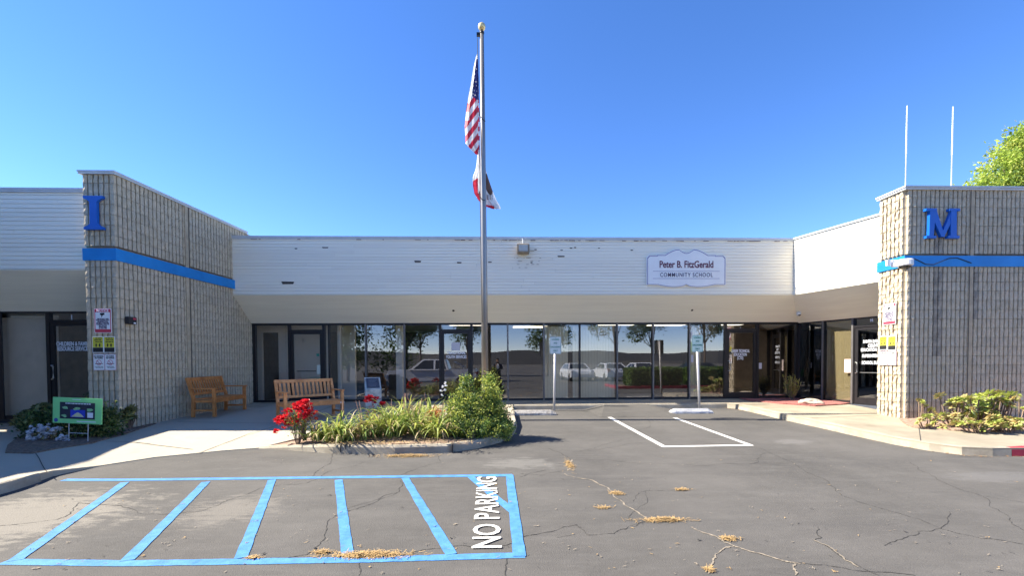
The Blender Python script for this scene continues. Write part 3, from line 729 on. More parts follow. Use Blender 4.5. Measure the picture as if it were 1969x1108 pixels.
# storefront bays -------------------------------------------------
ZG = .435
def bay(ox, oy, rz, x0, x1, z0, z1, kind='window', fm=None, handle=None, door_txt=None, transom=None):
    """x along the wall, front = local -Y, frame depth .1"""
    fm = fm or bronze_m; loc = wpos(SB, (ox, oy, 0)); rot = (0, 0, rz)
    f = MB(); fr = .022
    if kind == 'window':
        f.box(x0, x0 + fr, -.05, .05, z0, z1); f.box(x1 - fr, x1, -.05, .05, z0, z1)
        f.box(x0 + fr, x1 - fr, -.048, .05, z0, z0 + .07); f.box(x0 + fr, x1 - fr, -.048, .05, z1 - .035, z1)
        w_ = part('window', f, fm, SB, loc=loc, rot=rot)
        p = MB(); p.box(x0 + fr, x1 - fr, -.004, .004, z0 + .07, z1 - .035); part('pane', p, glass_m, w_, world=False)
        return w_
    zt = z0 + 2.08
    f.box(x0, x0 + .05, -.05, .05, z0, z1); f.box(x1 - .05, x1, -.05, .05, z0, z1)
    f.box(x0 + .05, x1 - .05, -.048, .05, zt, zt + .05); f.box(x0 + .05, x1 - .05, -.048, .05, z1 - .035, z1)
    d = part('door_frame', f, fm, SB, loc=loc, rot=rot)
    p = MB(); p.box(x0 + .05, x1 - .05, -.004, .004, zt + .05, z1 - .035); part('transom_pane', p, glass_m, d, world=False)
    f = MB(); a, b = x0 + .055, x1 - .055
    f.box(a, a + .075, -.035, .02, z0 + .01, zt - .005); f.box(b - .075, b, -.035, .02, z0 + .01, zt - .005)
    f.box(a + .075, b - .075, -.033, .02, z0 + .01, z0 + .2); f.box(a + .075, b - .075, -.033, .02, zt - .08, zt - .005)
    dr = part('door', f, fm, SB, loc=loc, rot=rot)
    p = MB(); p.box(a + .075, b - .075, -.006, .002, z0 + .2, zt - .08); part('pane', p, glass_m, dr, world=False)
    if handle:
        h = MB(); hx = a + .04 if handle == 'L' else b - .04; s = 1 if handle == 'L' else -1
        h.tube([(hx, -.035, z0 + 1.15), (hx + s * .0, -.075, z0 + 1.15), (hx + s * .05, -.085, z0 + 1.12), (hx + s * .05, -.085, z0 + .88), (hx, -.075, z0 + .85), (hx, -.035, z0 + .85)], .012, 8); part('handle', h, steel_m, dr, world=False)
    return d, dr, a, b, zt
def Xpx(px, Y=GL, py=700): return PY(px, py, Y).x
W = [Xpx(v) for v in (492, 557, 625, 634, 704.5, 778.5, 846, 908, 976.5, 1045.5, 1114.5, 1186, 1255, 1324.5, 1393, 1456, 1530)]
SK = dict(ox=0, oy=GL, rz=0)
bay(x0=W[0], x1=W[1], z0=ZG, z1=SZ, **SK)
dK0 = bay(x0=W[1], x1=W[2], z0=ZG, z1=SZ, kind='door', **SK)
for i in range(2, 6): bay(x0=W[i], x1=W[i + 1], z0=ZG, z1=SZ, fm=None if i < 4 else None, **SK)
dK = bay(x0=W[6], x1=W[7], z0=ZG, z1=SZ, kind='door', **SK)
for i in range(7, 14): bay(x0=W[i], x1=W[i + 1], z0=ZG, z1=SZ, **SK)
dL = bay(x0=W[14], x1=W[15], z0=ZG, z1=SZ, kind='door', handle='L', **SK)
bay(x0=W[15], x1=W[16], z0=ZG, z1=SZ, **SK)
# grey mullion faces between lights, corner post, sill
for v in (704.5, 778.5, 976.5, 1045.5, 1186, 1255, 1324.5):
    x = Xpx(v); c = MB(); c.box(x - .022, x + .022, GL - .068, GL - .051, ZG, SZ - .003); part('mullion', c, alu_m, SB)
for x0, x1 in ((-7.14, W[0]), (W[16], 9.18)):
    c = MB(); c.box(x0 + .001, x1 - .001, GL - .052, GL + .05, ZG - .01, SZ - .002); part('corner_post', c, bronze_m, SB)
c = MB(); c.box(-7.13, 9.15, GL - .06, GL + .06, ZG - .05, ZG - .002); c.box(-7.16, 9.18, GL - .075, GL + .05, SZ - .002, SZ + .02); part('sill', c, bronze_m, SB)
c = MB(); c.box(-7.1, 9.1, GL - .12, GL - .065, ZG - .2, ZG + .006); part('base_kerb', c, concrete_m, SB)
# right wing bays
aR = atan2((RGB - RGA).y, (RGB - RGA).x)
def uR(px):
    lo, hi = 0, 3.4
    for _ in range(40):
        m_ = (lo + hi) / 2; p = RGA + (RGB - RGA).normalized() * m_; q = RM.transposed() @ (Vector((p.x, p.y, 1.6)) - CAM)
        if CX + FPX * q.x / q.y < px: lo = m_
        else: hi = m_
    return lo
RK = dict(ox=RGA.x, oy=RGA.y, rz=aR)
u = [uR(v) for v in (1541, 1584, 1641, 1700)]
ZR = .41
bay(x0=.05, x1=u[1], z0=ZR, z1=SZ, **RK)
bay(x0=u[1], x1=u[2], z0=ZR, z1=SZ, **RK)
dR = bay(x0=u[2], x1=u[2] + 1.0, z0=ZR - .02, z1=SZ, kind='door', handle='L', **RK)
bay(x0=u[2] + 1.0, x1=3.28, z0=ZR, z1=SZ, **RK)
for q in (u[1], u[2]):
    c = MB(); c.box(q - .025, q + .025, -.068, -.051, ZR, SZ - .003); part('mullion', c, alu_m, SB, loc=wpos(SB, (RGA.x, RGA.y, 0)), rot=(0, 0, aR))
# J bays
JK = dict(ox=0, oy=9.9, rz=0); JZ = .42
xj = [PY(v, 700, 9.9).x for v in (-60, 10, 96, 170)]
bay(x0=-13, x1=xj[1] - .12, z0=JZ, z1=SZ, **JK); bay(x0=xj[1] - .12, x1=xj[2], z0=JZ, z1=SZ, **JK)
dJ = bay(x0=xj[2], x1=xj[2] + 1.05, z0=JZ, z1=SZ, kind='door', handle='L', **JK)
c = MB(); c.box(xj[2] + 1.05, -7.95, 9.85, 10.0, JZ, SZ); part('corner_post', c, bronze_m, SB)
c = MB(); c.box(xj[1] - .1, xj[1] + .02, 9.82, 9.852, JZ, SZ - .003); part('mullion', c, bronze_m, SB)
# lettering on the doors (children of the doors)
def dtext(door, s, px, py, Y, size, sx, bold, frame=None, mat=text_w):
    if frame is None:
        p = PY(px, py, Y); return text(s, size, mat, door, (p.x, -.012, p.z), 0, sx, bold, .001)
    u_, z_ = frame; return text(s, size, mat, door, (u_, -.012, z_), 0, sx, bold, .001)
bx = .003
dtext(dK[1], 'TRANSITIONAL', 877.5, 679, GL, .125, .62, bx); dtext(dK[1], 'YOUTH SERVICES', 877.5, 687, GL, .125, .62, bx)
dtext(dK[0], 'K', 876, 633, GL, .13, .8, bx)
c = MB(); p = PY(877, 667, GL); c.box(p.x - .14, p.x + .12, -.012, -.008, p.z - .11, p.z + .12); part('paper_notice', c, M('paper', (.5, .5, .55), .8, .03, 3), dK[1], world=False)
dtext(dL[1], 'CAREER TECHNICAL', 1423, 675.5, GL, .125, .50, bx); dtext(dL[1], 'EDUCATION', 1423, 682.5, GL, .125, .56, bx); dtext(dL[1], '(CTE)', 1423, 689, GL, .125, .62, bx)
for s_, y_ in (('SANTA CRUZ', 657.5), ('COUNTY', 662.5)): pass
dtext(dL[0], 'L', 1424, 632, GL, .13, .8, bx)
dtext(dJ[1], 'CHILDREN & FAMILY', 142, 662, 9.9, .125, .62, bx); dtext(dJ[1], 'RESOURCE SERVICES', 142, 671.5, 9.9, .125, .58, bx)
dtext(dJ[0], 'J', 139, 611, 9.9, .14, .8, bx)
uc = u[2] + .5
for s_, z_ in (('SANTA BARBARA', 1.98 + .1), ('COUNTY', 1.88 + .09), ('EDUCATION OFFICE', 1.78 + .08), ('SUPERINTENDENT', 1.62 + .08), ('SCHOOL BUSINESS', 1.47 + .05)):
    dtext(dR[1], s_, 0, 0, 0, .115, .58, bx, frame=(uc, z_))
dtext(dR[0], 'M', 0, 0, 0, .12, .8, bx, frame=(uc - .06, SZ - .10))
c = MB(); c.box(uc - .3, uc + .3, -.045, -.04, ZR + .84, ZR + .86); part('push_bar', c, steel_m, dR[1], world=False)
# push plate / closers on the left door, notices on glass
c = MB(); p = PY(614, 711, GL); c.box(p.x - .045, p.x + .045, -.06, -.036, p.z - .13, p.z + .13); part('push_plate', c, M('plate_cream', (.6, .62, .52), .5, .05, 4), dK0[1], world=False)
c = MB(); c.box(Xpx(569), Xpx(606), GL + .05, GL + .07, ZG + .9, ZG + .93); part('panic_bar', c, rubber_m, SB)
def glass_note(px, py, wd, h, Y=GL, mat=None, label=None):
    p = PY(px, py, Y - .012); c = MB(); c.box(p.x - wd / 2, p.x + wd / 2, Y - .011, Y - .006, p.z - h / 2, p.z + h / 2); return part('window_notice', c, mat or MATS['paper'], SB)
glass_note(1462, 704, .09, .18); glass_note(1331, 690, .07, .22); glass_note(611, 683, .08, .08, mat=sign_green)
glass_note(1330, 668, .05, .3, mat=M('note_green', (.25, .42, .12), .7, .05, 4)); glass_note(1330, 645, .04, .2)
c = MB(); c.box(u[2] - .22, u[2] - .04, -.02, -.012, 1.25, 1.62); part('window_notice', c, M('note_pink', (.62, .50, .45), .8, .03, 3), SB, loc=wpos(SB, (RGA.x, RGA.y, 0)), rot=(0, 0, aR))

# interior
c = MB(); c.box(-7.3, 9.5, GL + .1, 19, ZG - .1, ZG - .005); c.box(9.5, 16, 10.2, 19, .3, .4); c.box(-22, -7.6, 10, 13.5, .3, JZ - .004); part('floor', c, carpet_m, SB)
c = MB(); c.box(-7.3, 9.8, GL + .41, 19, 2.86, 2.9); c.box(10.4, 16, 10.2, 19, 2.9, 2.94); c.box(-22, -8, 10.1, 13.5, 2.86, 2.9); part('ceiling', c, ceiling_m, SB)
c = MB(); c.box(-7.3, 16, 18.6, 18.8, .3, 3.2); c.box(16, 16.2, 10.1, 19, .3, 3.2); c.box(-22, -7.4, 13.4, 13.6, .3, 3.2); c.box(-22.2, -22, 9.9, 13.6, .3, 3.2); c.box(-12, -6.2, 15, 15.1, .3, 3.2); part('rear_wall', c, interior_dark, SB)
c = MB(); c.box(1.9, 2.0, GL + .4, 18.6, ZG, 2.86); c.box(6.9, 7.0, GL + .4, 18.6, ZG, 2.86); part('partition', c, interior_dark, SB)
# left lobby: light walls with dark doorway behind the first pane and door
c = MB()
y1 = GL + .7
c.box(-8, Xpx(504, y1), y1, y1 + .1, ZG, 2.86); c.box(Xpx(536, y1), Xpx(632, y1), y1, y1 + .1, ZG, 2.86); c.box(Xpx(504, y1), Xpx(536, y1), y1, y1 + .1, 2.54, 2.86)
c.box(Xpx(655, y1 + .3), Xpx(683, y1 + .3), y1 + .3, y1 + .4, ZG, 2.86)
c.box(Xpx(763, GL + .45), Xpx(775, GL + .45), GL + .35, GL + .55, ZG, 2.86)
part('lobby_wall', c, interior_wall, SB)
c = MB(); x = Xpx(653, GL + .5); c.tube([(x, GL + .5, ZG), (x, GL + .5, 2.86)], .06, 12); part('pipe_column', c, white_m, SB)
c = MB()
for zc in (2.02, 1.85, 1.6): c.box(Xpx(627), Xpx(646, GL + .6), GL + .55, GL + .6, zc, zc + .07)
part('rack_shelf', c, interior_dark, SB)
c = MB(); c.box(2.2, 6.6, 15.5, 15.6, ZG, 1.6); c.box(-3.0, -1.3, 16, 16.1, ZG, 2.0); part('counter', c, interior_wall if False else M('cabinet', (.05, .042, .035), .7, .2, 3), SB)
LLAB = ['left of the white column', 'left of the glass door with a paper notice', 'just right of the flagpole', 'deeper in the room right of the flagpole', 'right of the first sign post, farther one', 'right of the first sign post, nearer one', 'left of the second sign post', 'at the second sign post', 'over the door with the long lettering', 'in the lobby behind the bench', 'in the lobby near the pipe column']
for i, (x, y) in enumerate(((-3.0, 14.6), (-1.0, 14.9), (.7, 14.6), (1.2, 16), (4.1, 14.9), (5.0, 14.2), (5.9, 15.2), (6.5, 14.2), (7.9, 15.0))):
    c = MB(); c.box(-.6, .6, -.3, .3, -.02, 0)
    o = part('ceiling_light', c, lightpanel_m, None, world=False); o.location = (x, y, 2.855)
    tag(o, 'lit ceiling panel behind the storefront glass, %s' % LLAB[i], 'ceiling light', 'ceiling lights behind the glass')
# blinds
def vblind(x0, x1, label):
    t = thing('vertical_blind', label, 'blind', ((x0 + x1) / 2, GL + .075, ZG))
    x = x0; first = None; me = None
    while x < x1 - .02:
        if me is None:
            c = MB(); c.box(0, .084, 0, .004, .04, 2.22); me = c.mesh('vane', blind_v_m)
        link('vane', me, t, (x - t.location.x, R_.uniform(-.004, .004), 0), (0, 0, R_.uniform(-.08, .08)))
        x += .088
vblind(Xpx(1048), Xpx(1091), 'olive beige vertical blind behind the pane beside the first sign post')
vblind(Xpx(1102), Xpx(1112), 'narrow strip of beige vertical blind between dark gap and mullion')
vblind(Xpx(1116), Xpx(1184), 'wide beige vertical blind right of the first sign post')
vblind(Xpx(1327), Xpx(1345), 'brown vertical blind slats beside the second sign post')
def hblind(u0, u1, label):
    q = RGA + (RGB - RGA).normalized() * u0 + nR * .09
    t = thing('mini_blind', label, 'blind', (q.x, q.y, ZR), aR)
    c = MB(); z = .08
    while z < 2.22:
        c.box(.03, u1 - u0 - .03, -.003 - .008, .012, z, z + .0195, T=None); z += .026
    part('slats', c, blind_h_m, t, world=False, kind='stuff')
    c = MB(); c.box(.02, u1 - u0 - .02, -.015, .02, 2.22, 2.27); part('head_rail', c, blind_h_m, t, world=False)
hblind(u[1], u[2], 'horizontal olive mini blind behind the sunlit pane by the right door')

# soffit lights, dome camera, floodlight --------------------------------
def eyeball(px, py, label, wall='F'):
    # point on the slanted soffit
    best = None
    for k in range(200):
        t = k / 200; Y = 12.385 + .815 * t; z = FZ0 + (SZ - FZ0) * t; p = PY(px, py, Y)
        if wall == 'R':
            pass
        d = abs(p.z - z)
        if best is None or d < best[0]: best = (d, p)
    p = best[1]
    if wall == 'R': p = Vector((9.62, 11.35, 3.08))
    n = Vector((0, -.755, -.815)).normalized() if wall == 'F' else Vector((-.72, -.22, -.78)).normalized()
    t = thing('soffit_light', label, 'light', p, 0, None)
    t.rotation_euler = (-n).to_track_quat('Z', 'Y').to_euler()
    c = MB(); c.lathe([(.045, .0), (.085, -.012), (.10, 0.0), (.10, .004)], 20); part('trim_ring', c, M('trim_cream', (.55, .5, .38), .5, .03, 3), t, world=False)
    c = MB(); c.lathe([(.001, -.04), (.03, -.038), (.045, -.02), (.045, .01)], 16, c=(.0, .01, 0)); part('lamp_eye', c, bronze_m, t, world=False)
    return t
eyeball(872, 597, 'round recessed eyeball light in the beige soffit left of the flagpole')
eyeball(1330, 596, 'round recessed eyeball light in the soffit below the school sign')
eyeball(1645, 577, 'round recessed eyeball light in the soffit above the right door', 'R')
p = PY(1536, 607, 12.75)
t = thing('dome_camera', 'small white dome security camera in the inner corner of the soffit', 'camera', (p.x, p.y, p.z + .05))
c = MB(); c.lathe([(.03, -.06), (.055, -.04), (.065, 0), (.065, .03), (.02, .06)], 14); part('housing', c, white_m, t, world=False)
c = MB(); c.lathe([(.005, -.075), (.03, -.066), (.038, -.05), (.038, -.04)], 12, c=(-.005, -.03, .01)); part('lens', c, sign_black, t, world=False)
p = PY(1006, 478, 12.2)
t = thing('flood_light', 'weathered rectangular floodlight fixed near the top of the white fascia', 'light', (p.x, 12.3, p.z))
c = MB(); c.box(-.17, .17, -.16, .05, -.13, .13, bev=.02); part('housing', c, M('flood_bronze', (.24, .20, .15), .6, .2, 12), t, world=False)
c = MB(); c.box(-.12, .12, -.172, -.158, -.085, .085, bev=.003); part('lens', c, M('flood_lens', (.42, .43, .40), .25, .1, 6), t, world=False)
c = MB(); c.tube([(0, .02, .12), (0, .02, .30)], .018, 8); part('conduit', c, flash_m, t, world=False)
c = MB()
for k in range(26):
    x = R_.gauss(0, .22); z = R_.choice([-.2, -.29, -.38, -.47, .0, -.11]) - .02; ln = R_.uniform(.02, .09)
    if abs(x) < .19 and z > -.14: continue
    c.box(p.x + x, p.x + x + ln, 12.357, 12.366, p.z + z, p.z + z + .006)
part('rust_marks', c, rust_m, SB, kind='stuff')
for px in (904, 916):
    q = PY(px, 461, 12.6); t = thing('roof_vent', 'small dark vent cap on the roof edge, %s of the pair left of the flagpole' % ('left' if px == 904 else 'right'), 'vent', (q.x, 12.7, FZ1))
    c = MB(); c.lathe([(.012, 0), (.012, .08), (.035, .085), (.035, .11), (.01, .125)], 10); part('cap', c, rubber_m, t, world=False)

# school sign ------------------------------------------------------------
a_ = PY(1244, 520, 12.3); b_ = PY(1397, 520, 12.3); zc0 = PY(1320, 552, 12.3).z; ztp = PY(1320, 478, 12.3).z
SW_ = b_.x - a_.x; SX = (a_.x + b_.x) / 2; SH = ztp - zc0
t = thing('school_sign', 'pale blue shaped signboard reading Peter B. FitzGerald Community School on the fascia', 'sign', (SX, 12.33, zc0))
def sign_outline(k):
    h = SW_ / 2 - k; P = []
    zb, zt_ = .06 + k * .6, SH * .835 - k
    right = [(h * .0 + .0, .075 + k * .4)]
    for i in range(1, 9):      # bottom scallop
        x = i / 8 * h * .72; right.append((x, .03 + k * .6 + .05 * abs(i / 8 - .35) ** 1.5 - .035 * sin(pi * i / 8)))
    right += [(h * .72, zb), (h, zb), (h, zt_ - .06), (h - .055, zt_), (h * .75, zt_), (h * .75, zt_ + .02), (h * .55, zt_ + .02)]
    for i in range(1, 8): tt = i / 8; right.append((h * (.55 - .36 * tt), zt_ + .02 + (SH - k - zt_ - .02) * sin(tt * pi / 2)))
    right.append((h * .19, SH - k))
    for i in range(1, 6): tt = i / 6; right.append((h * .19 * (1 - tt), SH - k - .10 * sin(tt * pi / 2)))
    P = right + [(0, SH - k - .10)] + [(-x, z) for x, z in reversed(right) if x > 1e-6]
    return P
c = MB(); c.prism(sign_outline(0), Matrix(), .03); part('board', c, sign_white, t, world=False)
def ring_front(mb, k0, k1, y):
    A_, B_ = sign_outline(k0), sign_outline(k1); n = len(A_)
    mb.add([(x, y, z) for x, z in A_] + [(x, y, z) for x, z in B_], [(i, (i + 1) % n, n + (i + 1) % n, n + i) for i in range(n)])
c = MB(); ring_front(c, .022, .038, -.002); part('border_line', c, sign_edge, t, world=False)
text('Peter B. FitzGerald', .27, text_maroon, t, (0, -.004, SH * .585), 0, .76, .005, sp=.98)
text('COMMUNITY SCHOOL', .165, text_navy, t, (0, -.004, SH * .315), 0, .78, .0008, sp=1.18)
c = MB(); c.box(-SW_ * .42, SW_ * .42, -.003, 0, SH * .41, SH * .41 + .009); c.box(-SW_ * .42, SW_ * .42, -.003, 0, SH * .22, SH * .22 + .009); part('rule_line', c, sign_edge, t, world=False)

# wall signs -------------------------------------------------------------
def rrect(w_, h, r=.02, n=3):
    P = []
    for cx_, cz, a0 in ((w_ / 2 - r, h / 2 - r, 0), (-w_ / 2 + r, h / 2 - r, pi / 2), (-w_ / 2 + r, -h / 2 + r, pi), (w_ / 2 - r, -h / 2 + r, 1.5 * pi)):
        for i in range(n + 1): a = a0 + pi / 2 * i / n; P.append((cx_ + r * cos(a), cz + r * sin(a)))
    return P[::-1]
def barlines(mb, x0, x1, zs, h, y=-.004, segs=3):
    for z in zs:
        x = x0 + R_.uniform(0, .03)
        while x < x1 - .01:
            ln = R_.uniform(.02, .07); e = min(x + ln, x1); mb.box(x, e, y, y + .002, z, z + h); x = e + .009
def notice(label, loc, rz):
    t = thing('notice_sign', label, 'sign', loc, rz); w_, h = .33, .48
    c = MB(); c.prism(rrect(w_, h), Matrix(), .006); part('plate', c, sign_white, t, world=False)
    c = MB(); c.prism(rrect(w_ - .02, h - .02, .018), Tm((0, -.002, 0)), .003); part('red_field', c, notice_red, t, world=False)
    c = MB(); c.box(-.14, .14, -.0035, -.002, -.165, .165); part('white_field', c, sign_white, t, world=False)
    text('NOTICE', .075, text_w, t, (0, -.004, .197), 0, .85, .001)
    c = MB(); c.prism([(-.05, .15), (.03, .155), (.04, .12), (.0, .105), (-.01, .08), (-.03, .06), (-.02, .1), (-.05, .12)][::-1], Tm((0, -.0045, 0)), .001); part('camera_pictogram', c, sign_black, t, world=False)
    for i, s_ in enumerate(('THIS FACILITY USES', 'VIDEO SURVEILLANCE', 'EQUIPMENT FOR', 'SECURITY PURPOSES.', 'EQUIPMENT MAY OR', 'MAY NOT BE', 'MONITORED', 'AT ANY TIME')):
        text(s_, .03, text_navy, t, (0, -.0045, .035 - i * .0262), 0, .85, .0012)
    return t
def yellow(label, loc, rz, grp):
    t = thing('safety_sign', label, 'sign', loc, rz, grp); w_, h = .215, .32
    c = MB(); c.prism(rrect(w_, h, .01), Matrix(), .006); part('plate', c, sign_white, t, world=False)
    c = MB(); c.box(-w_ / 2 + .012, w_ / 2 - .012, -.003, 0, -.055, h / 2 - .012); part('yellow_field', c, sign_yellow, t, world=False)
    c = MB(); c.box(-w_ / 2 + .012, w_ / 2 - .012, -.003, 0, -h / 2 + .012, -.058); part('black_field', c, sign_black, t, world=False)
    c = MB(); barlines(c, -.07, .08, (.115, .08, .045), .018, -.0045)
    for x in (-.03, .035): c.prism([(x - .012, -.045), (x + .012, -.045), (x + .01, -.015), (x + .018, .0), (x + .005, .022), (x - .008, .02), (x - .015, .0)], Tm((0, -.0045, 0)), .001)
    part('print', c, sign_black, t, world=False)
    return t
def nosmoke(label, loc, rz, a, b, grp):
    t = thing('no_smoking_sign', label, 'sign', loc, rz, grp); w_, h = .215, .32
    c = MB(); c.prism(rrect(w_, h, .012), Matrix(), .006); part('plate', c, M('pinkish_rim', (.55, .40, .45), .5, .04, 4), t, world=False)
    c = MB(); c.prism(rrect(w_ - .02, h - .02, .01), Tm((0, -.002, 0)), .003); part('white_field', c, sign_white, t, world=False)
    text(a, .036, sign_black, t, (0, -.0035, .115), 0, .8, .001); text(b, .036, sign_black, t, (0, -.0035, .08), 0, .8, .001)
    c = MB(); n = 24; r0, r1 = .043, .052
    c.add([((r1 if k % 2 else r0) * cos(2 * pi * (k // 2) / n), -.0045, -.005 + (r1 if k % 2 else r0) * sin(2 * pi * (k // 2) / n)) for k in range(2 * n)], [(2 * i, 2 * i + 1, (2 * i + 3) % (2 * n), (2 * i + 2) % (2 * n)) for i in range(n)])
    c.add([(-.035, -.0045, .028), (-.029, -.0045, .034), (.035, -.0045, -.038), (.029, -.0045, -.044)], [(0, 1, 2, 3)]); part('prohibition_ring', c, notice_red, t, world=False)
    c = MB(); c.box(-.07, .05, -.004, -.0035, -.035, -.022); c.box(.055, .075, -.004, -.0035, -.035, -.022); barlines(c, -.08, .08, (-.085, -.1, -.115), .006, -.0045); part('print', c, sign_black, t, world=False)
    return t
def PI_(px, py): q = PY(px, py, 8.94); return (q.x, 8.955, q.z)
notice('red bordered NOTICE surveillance sign on the shaded block wall under the letter I', PI_(196.5, 617), 0)
yellow('black and yellow safety sign on the wall under letter I, left of its pair', PI_(187, 663), 0, None)
yellow('black and yellow safety sign on the wall under letter I, right of its pair', PI_(209, 663), 0, None)
nosmoke('NO SMOKING NO VAPING sign on the wall under letter I', PI_(189, 697), 0, 'NO SMOKING', 'NO VAPING', None)
nosmoke('NO FUMAR NO VAPEAR sign on the wall under letter I', PI_(211, 697), 0, 'NO FUMAR', 'NO VAPEAR', None)
def PM(px, py):
    d = ray(px, py); q = CAM + d * (8.875 / d.x); return (8.875, q.y, q.z)
notice('sunlit red bordered NOTICE sign on the narrow end of the right block wall', PM(1710, 604), -pi / 2)
yellow('sunlit yellow safety sign on the right wall end, left of its pair', PM(1698, 660), -pi / 2, None)
yellow('sunlit yellow safety sign on the right wall end, right of its pair', PM(1715, 660), -pi / 2, None)
nosmoke('sunlit NO SMOKING NO VAPING sign on the right wall end', PM(1698, 689), -pi / 2, 'NO SMOKING', 'NO VAPING', None)
nosmoke('sunlit NO FUMAR NO VAPEAR sign on the right wall end', PM(1715, 689), -pi / 2, 'NO FUMAR', 'NO VAPEAR', None)
# card reader box
q = Vector((-7.45, 8.98)) + dI * .22 + nI * .04
p = PY(236, 617, q.y)
t = thing('entry_keypad', 'small black keypad box with red light on the block wall beside the notice sign', 'keypad', (q.x, q.y, p.z), aI)
c = MB(); c.box(-.09, .09, -.06, .02, -.075, .075, bev=.01); part('case', c, sign_black, t, world=False)
c = MB(); c.box(.01, .075, -.064, -.058, .02, .055); part('red_face', c, notice_red, t, world=False)
c = MB(); c.box(.02, .07, -.064, -.058, -.06, -.035); part('label_plate', c, text_w, t, world=False)
# camera on the M corner
p = PY(1740, 506, 9.2)
t = thing('dome_camera', 'white dome security camera on a bracket at the corner of the right wall', 'camera', (p.x, 9.3, p.z))
c = MB(); c.box(-.16, .16, .02, .06, -.06, .10, bev=.008); c.box(-.28, -.2, .02, .06, -.03, .10); part('bracket', c, white_m, t, world=False)
c = MB(); c.lathe([(.13, -.07), (.145, -.05), (.145, .05), (.12, .07), (.03, .08)], 20, c=(-.02, -.12, 0)); part('housing', c, white_m, t, world=False)
c = MB(); c.lathe([(.02, -.14), (.07, -.125), (.105, -.09), (.11, -.07)], 18, c=(-.02, -.12, 0)); part('dome', c, carglass_m, t, world=False)
# antennas
for i, (px, yb, yt, lb) in enumerate(((1741, 356, 203, 'thin white whip antenna on the roof at the right wall corner'), (1829, 358, 205, 'thin white whip antenna on the roof further right, behind the letter M'))):
    Y = 9.8; a = PY(px, yb, Y); b = PY(px + 1, yt, Y)
    t = thing('antenna', lb, 'antenna', (a.x, Y, ZT + .03))
    L = b.z - ZT - .03
    c = MB(); c.tube([(0, 0, 0), (.005, 0, L * .45)], .011, 8); part('mast', c, flash_m, t, world=False)
    c = MB(); c.tube([(.005, 0, L * .45), (.01, 0, L)], [.015, .011], 8); part('whip', c, M('antenna_white', (.75, .77, .80), .4, .03, 4), t, world=False)

# off-frame wing to the left (its shadow lies on the walk)
LW = thing('wing_building', 'low block wing of the school beyond the left edge', 'building', (-13, 3, 0))
c = MB(); c.box(-24, -11.85, -8, 9.08, -.1, 5.28); part('wall', c, smooth_block_m, LW)
c = MB(); c.box(-24, -11.8, -8, 9.1, 5.29, 5.36); part('coping', c, flash_m, LW)

# ------------------------------------------------------------------ flagpole and flags
FY = 10.45; PXX = -.27
base = PY(932.5, 740, FY); topp = PY(926.5, 64, FY)
FP = thing('flagpole', 'tall bronze flagpole with gold ball behind the planter shrubs', 'flagpole', (base.x + .005, FY, walk(base.x, FY)))
b0 = Vector((0, 0, 0)); b1 = topp - FP.location
c = MB(); c.tube([b0, b0.lerp(b1, .35), b0.lerp(b1, .7), b1], [.082, .074, .060, .046], 20); part('pole', c, pole_m, FP, world=False, smooth=True)
c = MB(); c.tube([b1, b1 + Vector((0, 0, .03)), b1 + Vector((0, 0, .07))], [.055, .055, .03], 16)
c.box(b1.x - .12, b1.x - .03, -.03, .03, b1.z - .06, b1.z + .01); part('truck', c, bronze_m, FP, world=False)
c = MB(); c.lathe([(.005, -.09)] + [(.088 * sin(a * pi / 10), -.088 * cos(a * pi / 10)) for a in range(1, 10)] + [(.005, .088)], 20, c=(b1.x, b1.y, b1.z + .155)); part('ball', c, gold_m, FP, world=False, smooth=True)
def FPp(px, py, dy=0): q = PY(px, py, FY + dy); return q - FP.location
c = MB(); c.tube([FPp(918.5, 72), FPp(918.5, 100), FPp(920.5, 200, -.03), FPp(922, 300, -.05), FPp(923.5, 400, -.07), FPp(927, 620, -.08)], .008, 5); part('halyard', c, rubber_m, FP, world=False)
c = MB()
for y0, y1 in ((212, 233), (368, 385)):
    c.tube([FPp(921, y0, -.08), FPp(923, y0 + 10, -.12), FPp(927, y0 + 16, -.13), FPp(933, y1, -.1)], .011, 5)
part('rope_loop', c, rubber_m, FP, world=False)
fl_blue = leafm('flag_navy', (.02, .025, .12), (.03, .035, .15), .3); fl_w = leafm('flag_white', (.72, .70, .68), (.80, .78, .76), .35); fl_r = leafm('flag_red', (.5, .02, .045), (.62, .04, .07), .35); fl_br = leafm('flag_brown', (.10, .05, .03), (.14, .07, .04), .2)
